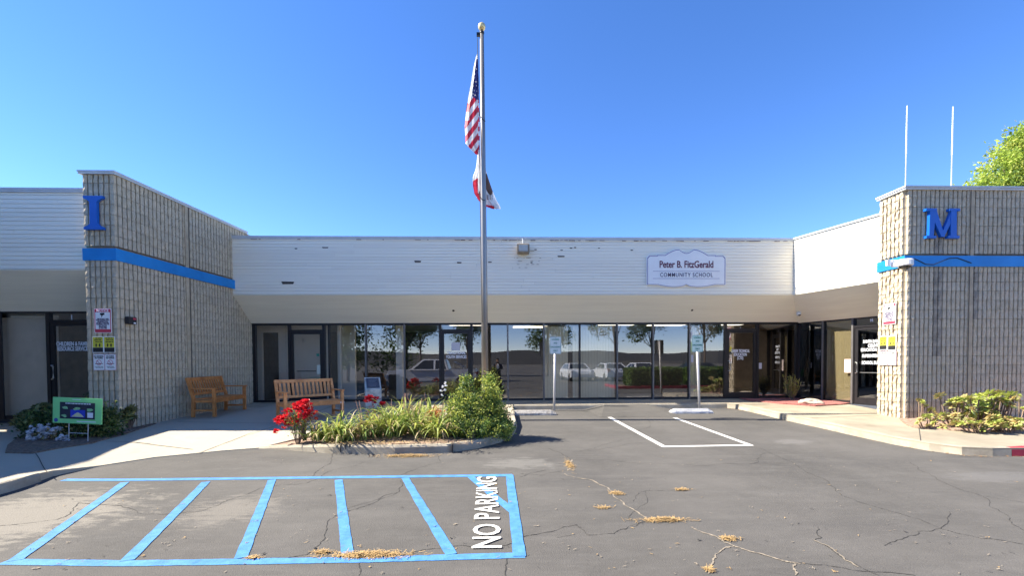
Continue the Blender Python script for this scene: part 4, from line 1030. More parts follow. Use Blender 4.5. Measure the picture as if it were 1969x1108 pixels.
def flag(label, outline, colour, cat, fold, nx_=44, ny_=150, dY=-.1, yr=None):
    """hanging cloth: outline gives (y, x_left, x_right) in picture units on the plane of the pole, folds go in depth"""
    y0, y1 = outline[0][0], outline[-1][0]
    org = PY(outline[0][2], y0, FY + dY); t = None
    vs = []; mats = [fl_w, fl_r, fl_blue, fl_br, sign_black]; fs = []; mi = []
    for j in range(ny_ + 1):
        y = y0 + (y1 - y0) * j / ny_
        for k in range(len(outline) - 1):
            if outline[k][0] <= y <= outline[k + 1][0] + 1e-6:
                tt = (y - outline[k][0]) / (outline[k + 1][0] - outline[k][0]); xl = outline[k][1] * (1 - tt) + outline[k + 1][1] * tt; xr = outline[k][2] * (1 - tt) + outline[k + 1][2] * tt; break
        for i in range(nx_ + 1):
            s = i / nx_; x = xl + (xr - xl) * s
            q = PY(x, y, FY + dY + fold * min(1, (y - y0) / 60) * (sin(s * 9.5 + y * .012) + .4 * sin(s * 21 + y * .03)))
            vs.append(q - org)
    cols = {}
    for j in range(ny_):
        y = y0 + (y1 - y0) * (j + .5) / ny_
        for i in range(nx_):
            s = (i + .5) / nx_
            for k in range(len(outline) - 1):
                if outline[k][0] <= y <= outline[k + 1][0] + 1e-6:
                    tt = (y - outline[k][0]) / (outline[k + 1][0] - outline[k][0]); x = (outline[k][1] * (1 - tt) + outline[k + 1][1] * tt) * (1 - s) + (outline[k][2] * (1 - tt) + outline[k + 1][2] * tt) * s; break
            a = j * (nx_ + 1) + i; fs.append((a, a + 1, a + nx_ + 2, a + nx_ + 1)); mi.append(colour(x, y, s))
    me = bpy.data.meshes.new('cloth'); me.from_pydata([tuple(v) for v in vs], [], fs)
    for m_ in mats: me.materials.append(m_)
    me.polygons.foreach_set('material_index', mi); me.polygons.foreach_set('use_smooth', [True] * len(fs)); me.update()
    o = link('flag', me, None, org); tag(o, label, 'flag'); return o
stars = [(912.5, 124), (916, 132), (910.8, 132), (913, 141), (912.5, 149), (909, 157), (915, 157), (910.5, 165), (916, 165), (912, 173), (913.5, 182), (909.5, 180), (917, 175)]
def usc(x, y, s):
    if y < 113: return 0
    cl = 917 - (y - 105) * .105 - .8; cr = cl + (y - 105) * .115 + 2
    if y < 192 and cl < x < 920.5 and y < 184 + (x - 908) * 1.0:
        for sx_, sy_ in stars:
            if abs(x - sx_) < .55 and abs(y - sy_) < 1.3: return 0
        return 2
    if x <= cl and y < 188: return 0
    if x > 919.5 and y > 165: return 1 if int((y) / 9) % 2 else 0
    d = y + 1.35 * (x - 905) - 180
    if x < 903 + (y - 190) * -.02 and y < 240: return 0 if (int((y - 190 + 60) / 17) % 2) else 1
    return 1 if int(d / 13.5 + 20) % 2 else 0
flag('United States flag hanging limp on the left side of the pole', [(104, 916.5, 918), (125, 911.5, 919), (150, 907, 920.5), (188, 900, 921), (215, 896, 922), (243, 893.5, 922.5), (262, 895, 922.5), (276, 895, 922), (286, 904, 921.5), (297, 915, 920.5)], usc, 'flag', .035)
def cac(x, y, s):
    if x < 926:
        if y > 338 + (x - 909) * .0 and y < 378 and x < 919 and y > 336: return 1 if (y > 342 + (919 - x) * .6) else 0
        if y > 372 and x > 917: return 1
        return 0
    if y > 392 + (x - 926) * .18 and x < 950: return 1
    dx = (x - 941) * .82 + (y - 352) * -.35; dy = (y - 352) + (x - 941) * .1
    if ((x - (935 + (y - 340) * .25)) / 7.5) ** 2 + ((y - 354) / 21) ** 2 < 1 and x > 933: return 3
    if 374 < y < 384 and 936 < x < 947 and int((x - 936) / 1.7) % 2 == 0: return 3
    return 0
flag('white California state flag with brown bear and red stripe drooping behind the pole', [(291, 918.5, 922), (310, 917, 924), (325, 915, 934), (340, 909.5, 938), (355, 909, 943), (372, 912, 949), (384, 919, 954), (392, 926, 959), (398, 936, 962), (402, 948, 962.5)], cac, 'flag', .045, dY=.16)

# ------------------------------------------------------------------ benches
def bench(label, loc, rz, wm, L=1.5, group=None):
    t = thing('park_bench', label, 'bench', loc, rz); D = .50; SHt = .42; H_ = .90; h = L / 2; m = wm
    for sx in (-1, 1):
        x = sx * (h - .03)
        c = MB(); c.box(x - .03, x + .03, 0, .06, 0, .63, bev=.004); part('leg', c, m, t, world=False)
        c = MB(); c.beam((x, D, 0), (x, D - .02, SHt), .06, .06, upv=(0, 1, 0)); c.beam((x, D - .02, SHt), (x, D + .12, H_), .055, .055, upv=(0, 1, 0)); part('rear_leg', c, m, t, world=False)
        c = MB(); c.box(x - .035, x + .035, -.03, D + .02, .63, .66, bev=.004); part('armrest', c, m, t, world=False)
        c = MB(); c.box(x - .015, x + .015, .06, D - .03, .13, .17); part('stretcher', c, m, t, world=False)
        c = MB(); c.box(x - .014, x + .014, .06, D - .05, SHt - .09, SHt - .03); part('side_rail', c, m, t, world=False)
    c = MB(); c.box(-h + .06, h - .06, .012, .04, SHt - .10, SHt - .02, bev=.003); part('seat_rail', c, m, t, world=False)
    for k in range(6):
        y = .0 + k * .079; c = MB(); c.box(-h + .01 if k else -h + .06, h - .01 if k else h - .06, y, y + .066, SHt - .018, SHt + .004, bev=.003); part('seat_slat', c, m, t, world=False)
    def bk(z): return D - .02 + (z - SHt) / (H_ - SHt) * .14
    c = MB(); c.beam((-h + .05, bk(H_ - .035), H_ - .035), (h - .05, bk(H_ - .035), H_ - .035), .03, .075, upv=(0, .28, 1)); part('top_rail', c, m, t, world=False)
    c = MB(); c.beam((-h + .05, bk(.52), .52), (h - .05, bk(.52), .52), .03, .055, upv=(0, .28, 1)); part('lower_rail', c, m, t, world=False)
    n = 13; me = None
    for k in range(n):
        x = -h + .11 + (L - .22) * k / (n - 1)
        if me is None: c = MB(); c.beam((0, bk(.54), .54), (0, bk(H_ - .07), H_ - .07), .052, .014, upv=(0, 1, 0)); me = c.mesh('slat', m)
        link('back_slat', me, t, (x, 0, 0))
    return t
b1l = Vector((-6.98, 10.35)); b1r = Vector((-7.02, 11.75))
# local -Y is the bench front; bench 1 faces +X (towards the planter)
ang1 = atan2(1, -.02)
def bench_at(back_a, back_b, L, wm, label):
    """back_a: rear leg at viewer-left end, back_b: rear leg at viewer-right end"""
    d = (back_b - back_a).normalized(); rz = atan2(d.y, d.x)
    n = Vector((d.y, -d.x))                    # front direction
    mid = (back_a + back_b) / 2 + n * .5
    bz = walk(mid.x, mid.y)
    t = bench(label, (mid.x, mid.y, bz), rz, wm, L); return t
t = bench_at(Vector((-6.95, 10.3)), Vector((-7.0, 11.65)), 1.36, wood_ms[0], 'orange teak bench set against the ribbed block wall, facing the planter'); t.rotation_euler = (radians(2.2) * 0, 0, t.rotation_euler.z)
t = bench_at(Vector((-4.82, 9.85)), Vector((-3.92, 10.72)), 1.30, wood_ms[1], 'paler weathered teak bench standing in front of the glass doors')
c = MB(); c.box(.57, .66, .006, .011, .34, .38); part('maker_tag', c, white_m, t, world=False)

# ------------------------------------------------------------------ pedestal, yard sign, posts, wheel stops
t = thing('plaque_pedestal', 'speckled concrete pedestal with slanted bronze-grey plaque on the walk', 'pedestal', (-3.27, 11.75, walk(-3.2, 11.7)), radians(20))
c = MB(); a = .2
vs = [(-a, -a, 0), (a, -a, 0), (a, a, 0), (-a, a, 0), (-a, -a, .50), (a, -a, .50), (a, a, .80), (-a, a, .80)]
c.add(vs, [(3, 2, 1, 0), (4, 5, 6, 7), (0, 1, 5, 4), (1, 2, 6, 5), (2, 3, 7, 6), (3, 0, 4, 7)]); part('block', c, plaque_conc_m, t, world=False)
sl_ = atan2(.30, .40); c = MB(); T = Matrix.Translation((0, 0, .65)) @ Matrix.Rotation(sl_, 4, 'X')
c.box(-.16, .16, -.20, .20, .004, .016, T=T); part('plaque', c, M('plaque_metal', (.10, .11, .14), .4, .25, 10, metal=.5), t, world=False)
c = MB()
for k in range(6): c.box(-.11, .11 - .02 * (k % 3), .12 - k * .05, .135 - k * .05, .0165, .0185, T=T)
part('raised_line', c, M('plaque_light', (.22, .24, .28), .4, .1, 10, metal=.5), t, world=False, kind='stuff')

g0 = G(133, 852, .13); g1 = G(168, 850, .13)
t = thing('yard_sign', 'bright green rectangular yard sign with dark picture panel in the left bed', 'sign', ((g0.x + g1.x) / 2, (g0.y + g1.y) / 2, walk((g0.x + g1.x) / 2, g0.y)), radians(-3))
lean = radians(2.5)
T = Matrix.Rotation(lean, 4, 'Y')
c = MB()
for x in (-.17, .17): c.tube([T @ Vector((x, 0, -.05)), T @ Vector((x, 0, .5))], .006, 6)
c.tube([T @ Vector((-.17, 0, .16)), T @ Vector((.17, 0, .16))], .006, 6); part('wire_stake', c, galv_m, t, world=False)
yg = M('yard_sign_green', (.26, .72, .27), .5, .05, 3)
zb = .33
c = MB(); c.box(-.45, .42, -.012, .0, zb, zb + .45, T=T); part('board', c, yg, t, world=False)
c = MB(); c.box(-.32, .30, -.016, -.0125, zb + .08, zb + .37, T=T); part('picture_panel', c, M('panel_navy', (.025, .03, .05), .5, .3, 8), t, world=False)
c = MB()
barl = [(-.22, .24, zb + .372, .018)]
for x0, x1, z, h in barl: barlines_z = z; x = x0; 
x = -.22
while x < .23: e = x + R_.uniform(.02, .05); c.box(x, e, -.0185, -.0165, zb + .34, zb + .358, T=T); x = e + .01
c.box(-.1, .05, -.0145, -.0125, zb + .415, zb + .424, T=T); c.box(-.02, .32, -.0145, -.0125, zb + .03, zb + .045, T=T)
c.box(.17, .27, -.0185, -.0165, zb + .11, zb + .20, T=T)
part('print_white', c, text_w, t, world=False, kind='stuff')
c = MB()
for x, z, s in ((-.22, .29, .06), (-.02, .28, .07), (.2, .27, .07), (-.24, .15, .06)):
    P = [(x + s * R_.uniform(.5, 1.1) * cos(a_) , zb + z - .02 + s * .5 * R_.uniform(.5, 1.1) * sin(a_)) for a_ in [i * 2 * pi / 9 for i in range(9)]]
    c.prism(P[::-1], T @ Tm((0, -.0185, 0)), .002)
part('print_pictures', c, M('print_green', (.25, .5, .25), .5, .4, 20), t, world=False, kind='stuff')
c = MB(); c.prism([(-.13, zb + .11), (-.13, zb + .24), (.13, zb + .24), (.13, zb + .11)], T @ Tm((0, -.0182, 0)), .0015); part('print_blue', c, M('print_blue', (.03, .06, .5), .5, .1, 8), t, world=False)
c = MB(); c.prism([(-.11, zb + .12), (-.05, zb + .17), (.0, zb + .2), (.06, zb + .17), (.11, zb + .12)], T @ Tm((0, -.0195, 0)), .001); part('print_pale', c, M('print_pale', (.6, .6, .35), .5, .2, 30), t, world=False)
c = MB(); c.prism([(-.39 + .035 * cos(a), zb + .05 + .035 * sin(a)) for a in [i * pi / 8 for i in range(16)]][::-1], T @ Tm((0, -.0145, 0)), .002); part('round_seal', c, M('seal_blue', (.08, .12, .35), .5, .1, 8), t, world=False)

def sign_post(px_base, py_base, px_s, top_py, label, tint):
    g_ = G(px_base, py_base); t = thing('parking_sign', label, 'sign', (g_.x, 11.82, asph(11.82)))
    top = PY(px_s, top_py, 11.78); bot = PY(px_s, top_py + 33, 11.78); L = top.z - t.location.z
    dx = top.x - t.location.x
    c = MB(); c.tube([(0, 0, -.05), (dx, 0, L - .03)], .03, 12); part('post', c, galv_m, t, world=False, smooth=True)
    w_, h = .31, .46
    c = MB(); c.prism(rrect(w_, h, .035, 4), Tm((dx, -.042, L - h / 2)), .004); part('sign_back', c, signback, t, world=False)
    c = MB(); c.prism(rrect(w_ - .004, h - .004, .035, 4), Tm((dx, -.046, L - h / 2)), .003); part('sign_face', c, tint, t, world=False)
    A_, B_ = rrect(w_ - .02, h - .02, .03, 4), rrect(w_ - .032, h - .032, .026, 4); n = len(A_)
    c = MB(); c.add([(x + dx, -.0475, z + L - h / 2) for x, z in A_] + [(x + dx, -.0475, z + L - h / 2) for x, z in B_], [(i, (i + 1) % n, n + (i + 1) % n, n + i) for i in range(n)]); part('border_line', c, sign_green, t, world=False)
    for s_, z_ in (('LOADING', .155), ('AND', .06), ('UNLOADING', -.045), ('ONLY', -.145)):
        text(s_, .062, sign_green, t, (dx, -.048, L - h / 2 + z_), 0, .72, .0015)
    c = MB(); 
    for z in (.2, -.2): c.lathe([(.008, 0), (.008, .004), (.001, .006)], 8, c=(0, 0, 0)) if False else c.box(dx - .006, dx + .006, -.052, -.046, L - h / 2 + z - .006, L - h / 2 + z + .006)
    part('bolt', c, sign_black, t, world=False)
sign_post(1066, 791, 1068, 648, 'LOADING AND UNLOADING ONLY sign on a thin post, the one nearer the flagpole', road_sign_white)
sign_post(1343, 787, 1341, 644.5, 'LOADING AND UNLOADING ONLY sign on a thin post, the one nearer the right wing', M('reflective_greenish', (.60, .74, .64), .35, .04, 4))
def wheel_stop(x0, x1, y, label, mat):
    t = thing('wheel_stop', label, 'wheel stop', ((x0 + x1) / 2, y, asph(y))); h = (x1 - x0) / 2
    c = MB(); prof = [(-.09, 0), (-.085, .05), (-.045, .12), (.045, .12), (.085, .05), (.09, 0)]
    xs_ = [-h, -h + .02, -h + .14, -h / 2, 0, h / 2, h - .14, h - .02, h]; sc = [.25, .55, 1, 1, 1, 1, 1, .55, .25]
    vs = [(x, py_ * (1 if s_ > .9 else .9) + R_.uniform(-.003, .003), pz * s_ + (0 if pz == 0 else R_.uniform(-.003, .003))) for x, s_ in zip(xs_, sc) for py_, pz in prof]
    fs = []
    for i in range(len(xs_) - 1):
        for k in range(5): fs.append((i * 6 + k, (i + 1) * 6 + k, (i + 1) * 6 + k + 1, i * 6 + k + 1))
    fs += [tuple(range(6)), tuple(range((len(xs_) - 1) * 6 + 5, (len(xs_) - 1) * 6 - 1, -1))]
    c.add(vs, fs); part('concrete_bar', c, mat, t, world=False); return t
ws_m = M('wheel_stop_concrete', (.42, .41, .40), .9, .2, 7, .4, 60, c2=(.55, .54, .53), detail=9); add_spots(ws_m, (.16, .15, .15), .6, 6, .08, fac=.8)
ws2 = M('wheel_stop_older', (.30, .27, .24), .95, .3, 9, .5, 60, c2=(.42, .39, .35), detail=9); add_spots(ws2, (.11, .09, .08), .56, 8, .1, fac=.8)
wheel_stop(.25, 1.50, 11.15, 'worn concrete wheel stop beside the planter, in front of the first sign post', ws2)
wheel_stop(4.42, 5.55, 11.2, 'pale concrete wheel stop in front of the second sign post', ws_m)
# white stone on the gravel
g_ = G(1561, 776, .16); bm = bmesh.new(); bmesh.ops.create_icosphere(bm, subdivisions=3, radius=.5)
for v in bm.verts:
    k = 1 + .35 * noise.noise(v.co * 2.2) + .12 * noise.noise(v.co * 6); v.co = Vector((v.co.x * .66 * k, v.co.y * .34 * k, max(-.03, v.co.z * .22 * k)))
me = bpy.data.meshes.new('stone'); bm.to_mesh(me); bm.free(); me.materials.append(M('pale_stone', (.52, .44, .33), .9, .15, 6, .5, 20, c2=(.62, .54, .42)))
tag(link('stone', me, None, (g_.x, g_.y, walk(g_.x, g_.y) + .05)), 'flat pale stone lying on the red gravel bed', 'stone')

# ------------------------------------------------------------------ plants
def leaf_cloud(mb, lobes, n, size, mats, rnd, shell=.55, aspect=.45, upb=.4, clump=None, minz=None):
    """many small bent leaves gathered in twig-end clumps inside lobes (cx,cy,cz,rx,ry,rz)"""
    tot = sum(l[3] * l[4] * l[5] for l in lobes) ; cl = clump or 14
    for l in lobes:
        k = max(1, int(n * l[3] * l[4] * l[5] / tot / cl))
        for _ in range(k):
            d = Vector((rnd.gauss(0, 1), rnd.gauss(0, 1), rnd.gauss(0, 1))).normalized()
            r = (shell + (1 - shell) * rnd.random()) * rnd.uniform(.85, 1.08)
            c0 = Vector((l[0] + d.x * l[3] * r, l[1] + d.y * l[4] * r, l[2] + d.z * l[5] * r))
            if minz is not None and c0.z < minz: continue
            mt = rnd.choices(mats[0], mats[1])[0]
            ax = (d * .7 + Vector((0, 0, upb)) + Vector((rnd.gauss(0, .3), rnd.gauss(0, .3), rnd.gauss(0, .3)))).normalized()
            for q in range(cl):
                o = c0 + Vector((rnd.gauss(0, 1), rnd.gauss(0, 1), rnd.gauss(0, 1))) * size * .85 + ax * rnd.uniform(-1.2, 1.2) * size
                dr = (ax * .8 + Vector((rnd.gauss(0, .8), rnd.gauss(0, .8), rnd.gauss(0, .8)))).normalized()
                sd = dr.cross(Vector((rnd.gauss(0, 1), rnd.gauss(0, 1), rnd.gauss(0, 1)))).normalized(); nn = dr.cross(sd)
                s = size * rnd.uniform(.7, 1.25); w_ = s * aspect
                mb.add([o, o + dr * s * .5 + sd * w_ * .5 + nn * s * .08, o + dr * s, o + dr * s * .5 - sd * w_ * .5 + nn * s * .08], [(0, 1, 2), (0, 2, 3)], mt)
def stems(mb, n, r, h, rnd, rad=.01, mat=None, sp=1.0):
    for _ in range(n):
        a = rnd.uniform(0, 2 * pi); q = rnd.uniform(.2, 1) * r
        mb.tube([(0 + cos(a) * .03, sin(a) * .03, -.05), (cos(a) * q * .5, sin(a) * q * .5, h * .5), (cos(a) * q * sp, sin(a) * q * sp, h * rnd.uniform(.8, 1))], [rad, rad * .7, rad * .3], 5, mat, caps=False)
def bush(name, label, cat, loc, lobes, n, size, mats, seed, nstem=10, stem_h=.5, group=None, stemr=.25, **kw):
    rnd = random.Random(seed); t = thing(name, label, cat, loc, 0, group)
    c = MB(); leaf_cloud(c, lobes, n, size, mats, rnd, **kw); part('foliage', c, None, t, world=False, kind='stuff')
    c = MB(); stems(c, nstem, stemr, stem_h, rnd, .012); part('stem', c, stem_m, t, world=False, kind='stuff')
    return t
gm = ([lf_yg, lf_mid, lf_dark], [.52, .28, .20])
z8 = walkz(8.0)
def cone_lobes(seed, H_, R0, n):
    rn_ = random.Random(seed); L = []
    for k in range(n):
        z = H_ * (rn_.random() ** 1.25); rr_ = R0 * (1 - (z / H_) ** 2.3) ** .8; a = rn_.uniform(0, 2 * pi); q = rr_ * rn_.uniform(.55, 1.0); s_ = rn_.uniform(.08, .15) * (1.25 - .6 * z / H_)
        L.append((cos(a) * q, sin(a) * q, max(z, .08), s_, s_, s_ * rn_.uniform(.8, 1.5)))
    L.append((0, 0, H_ * .97, .05, .05, .12)); L.append((.02, 0, H_ * .86, .09, .09, .13)); L.append((0, 0, H_ * .35, R0 * .6, R0 * .6, H_ * .33)); return L
# two big planter shrubs (widths from the planter: X -.85..+.3)
bush('shrub', 'bushy yellow-green shrub with pale flowers on its left, behind the lilies, nearer the glass door', 'shrub', (-.60, 8.3, walkz(8.25)),
     cone_lobes(31, 1.03, .32, 44) + [(-.22, .05, .60, .10, .12, .14), (-.2, .0, .5, .14, .14, .18)], 12500, .046, gm, 11, shell=.5, aspect=.5, clump=12)
bush('shrub', 'tallest bushy yellow-green shrub at the rounded right end of the planter', 'shrub', (-.17, 8.38, walkz(8.3)),
     cone_lobes(32, 1.06, .35, 56), 15500, .046, gm, 12, shell=.5, aspect=.5, clump=12)
bush('low_shrub', 'low dark green shrub at the foot of the planter shrubs, against the front kerb', 'shrub', (-.45, 7.92, walkz(7.9)),
     [(0, 0, .16, .38, .22, .2), (.35, .1, .16, .26, .2, .2), (-.22, .05, .22, .2, .2, .2)], 4600, .04, ([lf_yg, lf_mid, lf_dark], [.2, .4, .4]), 13, stem_h=.25, shell=.5)
def blossom_mesh(mat, r, seed, petals=14):
    rnd = random.Random(seed); c = MB()
    for k in range(petals):
        a = rnd.uniform(0, 2 * pi); e = rnd.uniform(-.2, 1.3); d = Vector((cos(a) * cos(e), sin(a) * cos(e), sin(e))); s = Vector((-sin(a), cos(a), 0)); q = r * rnd.uniform(.7, 1.1)
        u_ = d.cross(s)
        c.add([d * q * .15, d * q * .7 + s * q * .5, d * q + u_ * q * .12, d * q * .7 - s * q * .5], [(0, 1, 2), (0, 2, 3)], mat)
    return c.mesh('blossom')
BW = [blossom_mesh(fl_white, .05, i) for i in range(3)]; BRD = [blossom_mesh(fl_red, .062, i) for i in range(4)]; BDR = [blossom_mesh(fl_dkred, .06, i) for i in range(3)]
def blossoms(t, meshes, pts, rnd, s=1.0):
    for p in pts: o = link('blossom', rnd.choice(meshes), t, p, (rnd.uniform(-.5, .5), rnd.uniform(-.5, .5), rnd.uniform(0, 6)), (s,) * 3)
rnd = random.Random(3)
wf = thing('white_rose', 'few white blossoms on the left edge of the planter shrubs', 'flower', (-.95, 8.35, walkz(8.3)))
c = MB(); stems(c, 5, .15, .75, rnd, .006); part('stem', c, stem_m, wf, world=False, kind='stuff')
c = MB(); leaf_cloud(c, [(0, 0, .45, .12, .12, .3)], 260, .04, ([lf_mid, lf_yg], [.6, .4]), rnd); part('foliage', c, None, wf, world=False, kind='stuff')
blossoms(wf, BW, [(-.02, 0, .95), (-.07, -.02, .88), (-.03, -.05, .82), (-.1, -.02, .80), (.0, -.1, .9), (-.09, -.03, .72)], rnd, .8)
# red rose
RP = Vector((-3.5, 7.86, walkz(7.86)))
rr = thing('red_rose', 'red rose bush in full bloom at the left tip of the planter', 'flower', RP)
c = MB(); stems(c, 16, .33, .50, rnd, .008); part('stem', c, stem_m, rr, world=False, kind='stuff')
c = MB(); leaf_cloud(c, [(0, 0, .28, .22, .2, .22), (.05, 0, .42, .25, .2, .16)], 900, .04, ([lf_mid, lf_red, lf_yg], [.5, .3, .2]), rnd, clump=6, shell=.3); part('foliage', c, None, rr, world=False, kind='stuff')
pts = []
for cx_, cz, n, sx_, sz in ((.06, .60, 40, .14, .08), (.2, .50, 20, .09, .09), (-.18, .52, 6, .04, .03), (-.25, .36, 26, .11, .07), (-.1, .32, 16, .08, .04), (.1, .42, 12, .06, .05), (-.36, .15, 3, .02, .03), (-.32, .40, 6, .05, .04)):
    for _ in range(n): pts.append((cx_ + rnd.gauss(0, sx_ * .55), rnd.gauss(0, .07), cz + rnd.gauss(0, sz * .55)))
blossoms(rr, BRD, pts, rnd, .95)
r2 = thing('red_rose', 'small dark red rose behind the lilies, in the shade near the pedestal', 'flower', (-2.38, 8.6, walkz(8.6)))
c = MB(); stems(c, 8, .2, .5, rnd, .007); part('stem', c, stem_m, r2, world=False, kind='stuff')
c = MB(); leaf_cloud(c, [(0, 0, .3, .2, .16, .2)], 500, .045, ([lf_dark, lf_red, lf_mid], [.4, .3, .3]), rnd, clump=6); part('foliage', c, None, r2, world=False, kind='stuff')
pts = [(-.08 + rnd.gauss(0, .07), rnd.gauss(0, .05), .60 + rnd.gauss(0, .035)) for _ in range(16)] + [(.16 + rnd.gauss(0, .04), rnd.gauss(0, .04), .53 + rnd.gauss(0, .02)) for _ in range(6)]
blossoms(r2, BDR, pts, rnd)
# lilies: arching strap leaves
def lily(label, loc, n, h, spread, seed, dry=.2, fans=5):
    rnd = random.Random(seed); t = thing('lily_clump', label, 'plant', loc, 0, None); c = MB()
    for k in range(n):
        f = rnd.randrange(fans); bx_ = cos(f * 2.4) * .12 * (f / fans + .3) * 1.6; by_ = sin(f * 2.4) * .08
        a = rnd.uniform(0, 2 * pi); L = h * rnd.uniform(.65, 1.25); w_ = rnd.uniform(.012, .021)
        el = rnd.uniform(.75, 1.45); d = Vector((cos(a) * cos(el), sin(a) * cos(el), sin(el))); p = Vector((bx_ + rnd.gauss(0, .03), by_ + rnd.gauss(0, .03), 0)); P = [p.copy()]
        seg = 7; droop = rnd.uniform(.10, .34) * spread
        for q in range(seg):
            p = p + d * L / seg; P.append(p.copy()); d = (d + Vector((cos(a) * .05, sin(a) * .05, -droop * (q + 1) / 3.2))).normalized()
            if p.z < .02: d.z = abs(d.z) * .1
        side = Vector((-sin(a), cos(a), 0)); mt = lf_lily2 if rnd.random() < dry else rnd.choice([lf_lily, lf_lily, lf_mid, lf_yg])
        wd = [.8, 1, 1, .95, .85, .7, .45, .08]; vs = []
        for q, pp in enumerate(P):
            tw = side * w_ * wd[q] / 1; vs += [pp - tw * .9, pp + Vector((0, 0, -w_ * .35 * wd[q])), pp + tw * .9]
        fs = []
        for q in range(seg): fs += [(3 * q, 3 * q + 1, 3 * q + 4, 3 * q + 3), (3 * q + 1, 3 * q + 2, 3 * q + 5, 3 * q + 4)]
        c.add(vs, fs, mt)
    part('foliage', c, None, t, world=False, kind='stuff'); return t, rnd
LI = [('small upright lily clump just right of the red rose bush', 610, 848, 46, .42, 1, .1), ('pale arching lily clump, first large one right of the red rose', 655, 850, 90, .62, 1.2, .22),
      ('loose lily clump with dry brown tips below the dark red rose', 700, 846, 70, .58, 1.2, .35), ('dense green lily clump in the middle of the planter', 752, 842, 130, .68, 1.1, .16),
      ('tall lily clump with pinkish stalks right of the planter middle', 800, 836, 110, .72, 1.0, .25), ('wide lily clump touching the left side of the big shrubs', 842, 843, 95, .60, 1.2, .22), ('low lily tuft sprawling behind the middle clumps', 775, 822, 90, .66, 1.2, .3),
      ('lily clump behind, just left of the big shrubs', 825, 820, 90, .66, 1.1, .2)]
for i, (lb, px, py, n, h, sp, dry) in enumerate(LI):
    q = G(px, py, .13); t, rn = lily(lb, (q.x, q.y, walkz(q.y) + .01), int(n * 1.25), h, sp, 50 + i, dry)
    c = MB()
    for k in range(3 if i in (2, 4, 6) else 1):
        a = rn.uniform(0, 6); c.tube([(0, 0, 0), (cos(a) * .06, sin(a) * .05, .4), (cos(a) * .14, sin(a) * .1, .68)], [.006, .005, .004], 5)
    part('flower_stalk', c, M('stalk_pink', (.42, .24, .18), .8, .2, 10), t, world=False)
og = thing('orange_lily', 'small orange flowering tuft tucked left of the big shrubs', 'flower', (-1.12, 8.15, walkz(8.15)))
c = MB(); leaf_cloud(c, [(0, 0, .38, .10, .1, .11)], 240, .05, ([lf_oran, lf_lily2], [.8, .2]), rnd, clump=6); part('foliage', c, None, og, world=False, kind='stuff')
c = MB(); stems(c, 5, .06, .36, rnd, .005); part('stem', c, stem_m, og, world=False, kind='stuff')
# litter under the planter plants
def litter(mb, cx_, cy, rx_, ry, n, zf, L=.05, mat=None, wd=.006, hgt=.02, rnd=R_):
    for _ in range(n):
        a = rnd.uniform(0, 2 * pi); r = sqrt(rnd.random()); x = cx_ + cos(a) * r * rx_ * rnd.uniform(.7, 1.1); y = cy + sin(a) * r * ry * rnd.uniform(.7, 1.1)
        b = rnd.uniform(0, pi); l = L * rnd.uniform(.4, 1.2); d = Vector((cos(b), sin(b), rnd.uniform(-.25, .25))) * l / 2; s = Vector((-sin(b), cos(b), 0)) * wd / 2 * rnd.uniform(.6, 1.5)
        z = zf(x, y) + .008 + hgt * (1 - r) * rnd.random() + abs(d.z); p = Vector((x, y, z))
        mb.add([p - d - s, p - d + s, p + d + s, p + d - s], [(0, 1, 2, 3)], mat)
c = MB()
for _ in range(60):
    q = G(R_.uniform(590, 900), R_.uniform(835, 858), .13); litter(c, q.x, q.y, .3, .12, 30, lambda x, y: walkz(y) + .03, .07, R_.choice([lf_lily2, straw_m, stem_m]), .008)
o = part('leaf_litter', c, None, None); tag(o, 'dry leaf litter scattered on the planter soil', 'leaf litter', kind='stuff')
DEB = [('needle_litter', 'heap of dry pine needles on the front blue line', 708, 1070, .30, .055, 900), ('needle_litter', 'dry needle drift against the planter kerb', 785, 878, .42, .10, 800), ('needle_litter', 'dry needle pile in the crack right of the NO PARKING lettering', 1275, 1002, .22, .045, 500),
       ('needle_litter', 'small needle tuft caught at a crack above the long pile', 1185, 950, .07, .05, 160), ('needle_litter', 'small needle tuft in the middle of the asphalt', 1310, 943, .09, .03, 160), ('needle_litter', 'needle streak below the shrub shadow', 1095, 895, .05, .28, 300),
       ('needle_litter', 'needle tuft at the far end of the long crack', 1400, 1038, .07, .03, 160), ('needle_litter', 'small brown leaf ball by the front blue line', 620, 1064, .06, .02, 120), ('needle_litter', 'brown tuft by the third blue stripe', 488, 1075, .05, .02, 70),
       ('leaf_pile', 'orange dry leaves in the kerb corner by the right walk', 1478, 797, .20, .25, 420), ('leaf_pile', 'orange dry leaves beside the kerb ramp', 1172, 789, .16, .07, 220), ('needle_litter', 'needle streak along the upper right crack', 1160, 978, .12, .03, 60), ('needle_litter', 'dry tuft near the bottom edge', 1363, 1098, .03, .03, 60)]
for nm, lb, px, py, rx_, ry, n in DEB:
    q = G(px, py); c = MB(); rx_ *= .9; ry *= .8
    if nm == 'leaf_pile': litter(c, q.x, q.y, rx_, ry, n, lambda x, y: asph(y), .05, None, .03, .05); o = part(nm, c, M('dead_leaf', (.42, .19, .07), .9, .4, 20, c2=(.55, .34, .18)), None)
    else: litter(c, q.x, q.y, rx_, ry, int(n * .6), lambda x, y: asph(y), .08, None, .0045, .02 if n > 400 else .008); litter(c, q.x, q.y, rx_ * 1.9, ry * 2.2, n // 5, lambda x, y: asph(y), .07, None, .004, .0); o = part(nm, c, straw_m, None)
    tag(o, lb, 'litter', kind='stuff')
c = MB()
